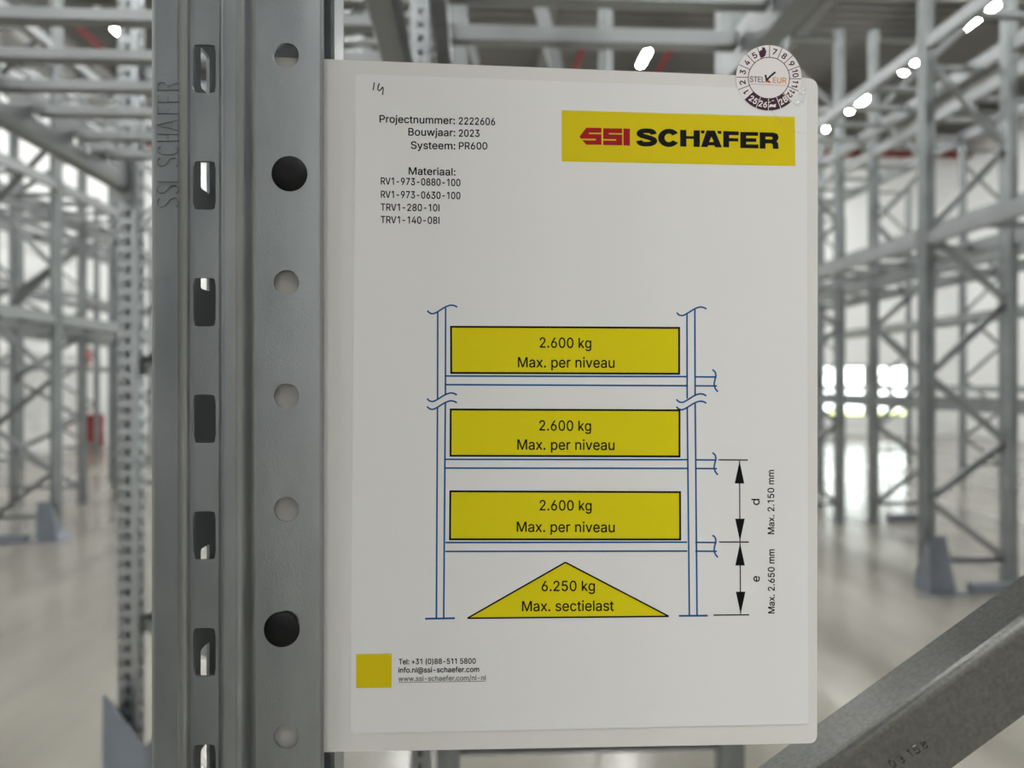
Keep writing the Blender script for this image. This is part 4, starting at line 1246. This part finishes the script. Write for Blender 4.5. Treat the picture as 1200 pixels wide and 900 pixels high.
# ------------------------------------------------------------------ black push rivets that hold the sign
def rivet(px, py, lab):
    c = at_y(px, py, Y0 + 0.0102)
    root = empty('push_rivet', tuple(c))
    R = 20.8 / 900 * 0.338
    prof = [(0.0, -0.0024), (0.0008, -0.0021), (0.0016, -0.0023), (R * 0.5, -0.0021), (R * 0.8, -0.0015), (R * 0.95, -0.0008), (R, -0.0002), (R, 0.0)]
    b = MB()
    k = 40
    vs = [(0, prof[0][1], 0)]
    for r, y in prof[1:]:
        vs += [(r * math.cos(2 * math.pi * i / k), y, r * math.sin(2 * math.pi * i / k)) for i in range(k)]
    fs = [(0, 1 + (i + 1) % k, 1 + i) for i in range(k)]
    for q in range(len(prof) - 2):
        fs += [(1 + q * k + i, 1 + q * k + (i + 1) % k, 1 + (q + 1) * k + (i + 1) % k, 1 + (q + 1) * k + i) for i in range(k)]
    fs.append(tuple(1 + (len(prof) - 2) * k + i for i in range(k)))
    b.add(vs, fs, smooth=True)
    b.build('rivet_head', RUBBER, root)
    b = MB()
    b.prism([(0.0045 * math.cos(2 * math.pi * i / 20), 0.0045 * math.sin(2 * math.pi * i / 20)) for i in range(20)], 0.0, 0.010, 'y')
    b.build('rivet_shank', RUBBER, root)
    return tag(root, lab, 'rivet')

rivet(339.3, 203.5, 'round black plastic rivet in the post flange beside the top of the sign')
rivet(330.3, 737.5, 'round black plastic rivet in the post flange beside the bottom of the sign')

# ------------------------------------------------------------------ lettering pressed into the steel
STROKES = {
    'S': [[(60, 88), (45, 98), (20, 98), (5, 85), (8, 65), (30, 52), (55, 40), (62, 18), (45, 2), (18, 2), (2, 14)]],
    'I': [[(5, 0), (5, 100)]],
    'C': [[(62, 85), (45, 98), (22, 96), (5, 75), (5, 25), (22, 4), (45, 2), (62, 15)]],
    'H': [[(4, 0), (4, 100)], [(58, 0), (58, 100)], [(4, 52), (58, 52)]],
    'A': [[(0, 0), (32, 100), (64, 0)], [(12, 35), (52, 35)], [(18, 112), (22, 112)], [(42, 112), (46, 112)]],
    'F': [[(5, 0), (5, 100)], [(5, 98), (50, 98)], [(5, 52), (40, 52)]],
    'E': [[(5, 0), (5, 100)], [(5, 98), (52, 98)], [(5, 52), (42, 52)], [(5, 2), (52, 2)]],
    'R': [[(5, 0), (5, 100)], [(5, 98), (45, 96), (58, 80), (52, 60), (5, 52)], [(30, 54), (60, 0)]],
    '0': [[(30, 100), (8, 85), (4, 50), (8, 15), (30, 0), (52, 15), (56, 50), (52, 85), (30, 100)]],
    '1': [[(8, 78), (30, 100), (30, 0)]],
    '3': [[(6, 90), (28, 100), (52, 88), (50, 62), (28, 54), (54, 40), (54, 14), (28, 0), (4, 12)]],
    '5': [[(54, 100), (10, 100), (6, 56), (32, 62), (56, 42), (54, 14), (30, 0), (4, 10)]],
    '8': [[(30, 54), (8, 66), (8, 90), (30, 100), (52, 90), (52, 66), (30, 54), (4, 38), (6, 10), (30, 0), (54, 10), (56, 38), (30, 54)]],
}
def ridge(b, path, w, h, place):
    pts = [Vector(p) for p in path]
    n = len(pts)
    vs = []
    for i, p in enumerate(pts):
        d = (pts[min(i + 1, n - 1)] - pts[max(i - 1, 0)]).normalized()
        q = Vector((-d.y, d.x)) * w / 2
        vs += [place(p + q, 0.0), place(p, h), place(p - q, 0.0)]
    b.add(vs, [f for i in range(n - 1) for f in ((3 * i, 3 * i + 3, 3 * i + 4, 3 * i + 1), (3 * i + 1, 3 * i + 4, 3 * i + 5, 3 * i + 2))])

b = MB()
def on_post(p, h):
    v = at_y(p.x, p.y, Y0)
    return (v.x - ox, v.y - oy - h, v.z)
for c, ya_, yb_ in (('S', 243, 231.5), ('S', 227, 217), ('I', 213, 211), ('S', 195.5, 184.5), ('C', 182, 171), ('H', 166, 156.5), ('A', 153, 140.5), ('F', 134, 123), ('E', 120.5, 109.5), ('R', 106.5, 95.5)):
    for st in STROKES[c]:
        path = [(210 - 0.255 * y, ya_ + (yb_ - ya_) * x / 64) for x, y in st]
        ridge(b, path, 1.8, 0.0007, on_post)
b.build('pressed_lettering', GALV, post, recalc=False)
b = MB()
tp = Vector((0.8078, -0.5894))
up = Vector((-0.5894, -0.8078))
def on_brace(p, h):
    v = at_y(p.x, p.y, YBR)
    return (v.x - ox, v.y - oy - h, v.z)
for c, x, y in (('0', 1046, 900), ('3', 1056, 895.5), ('1', 1067, 887.5), ('5', 1074, 884), ('8', 1083, 878)):
    for st in STROKES[c]:
        ridge(b, [Vector((x, y)) + tp * (sx_ * 0.11) + up * (sy_ * 0.10) for sx_, sy_ in st], 1.1, 0.0007, on_brace)
b.build('stamped_number', BRACE_M, brace, recalc=False)
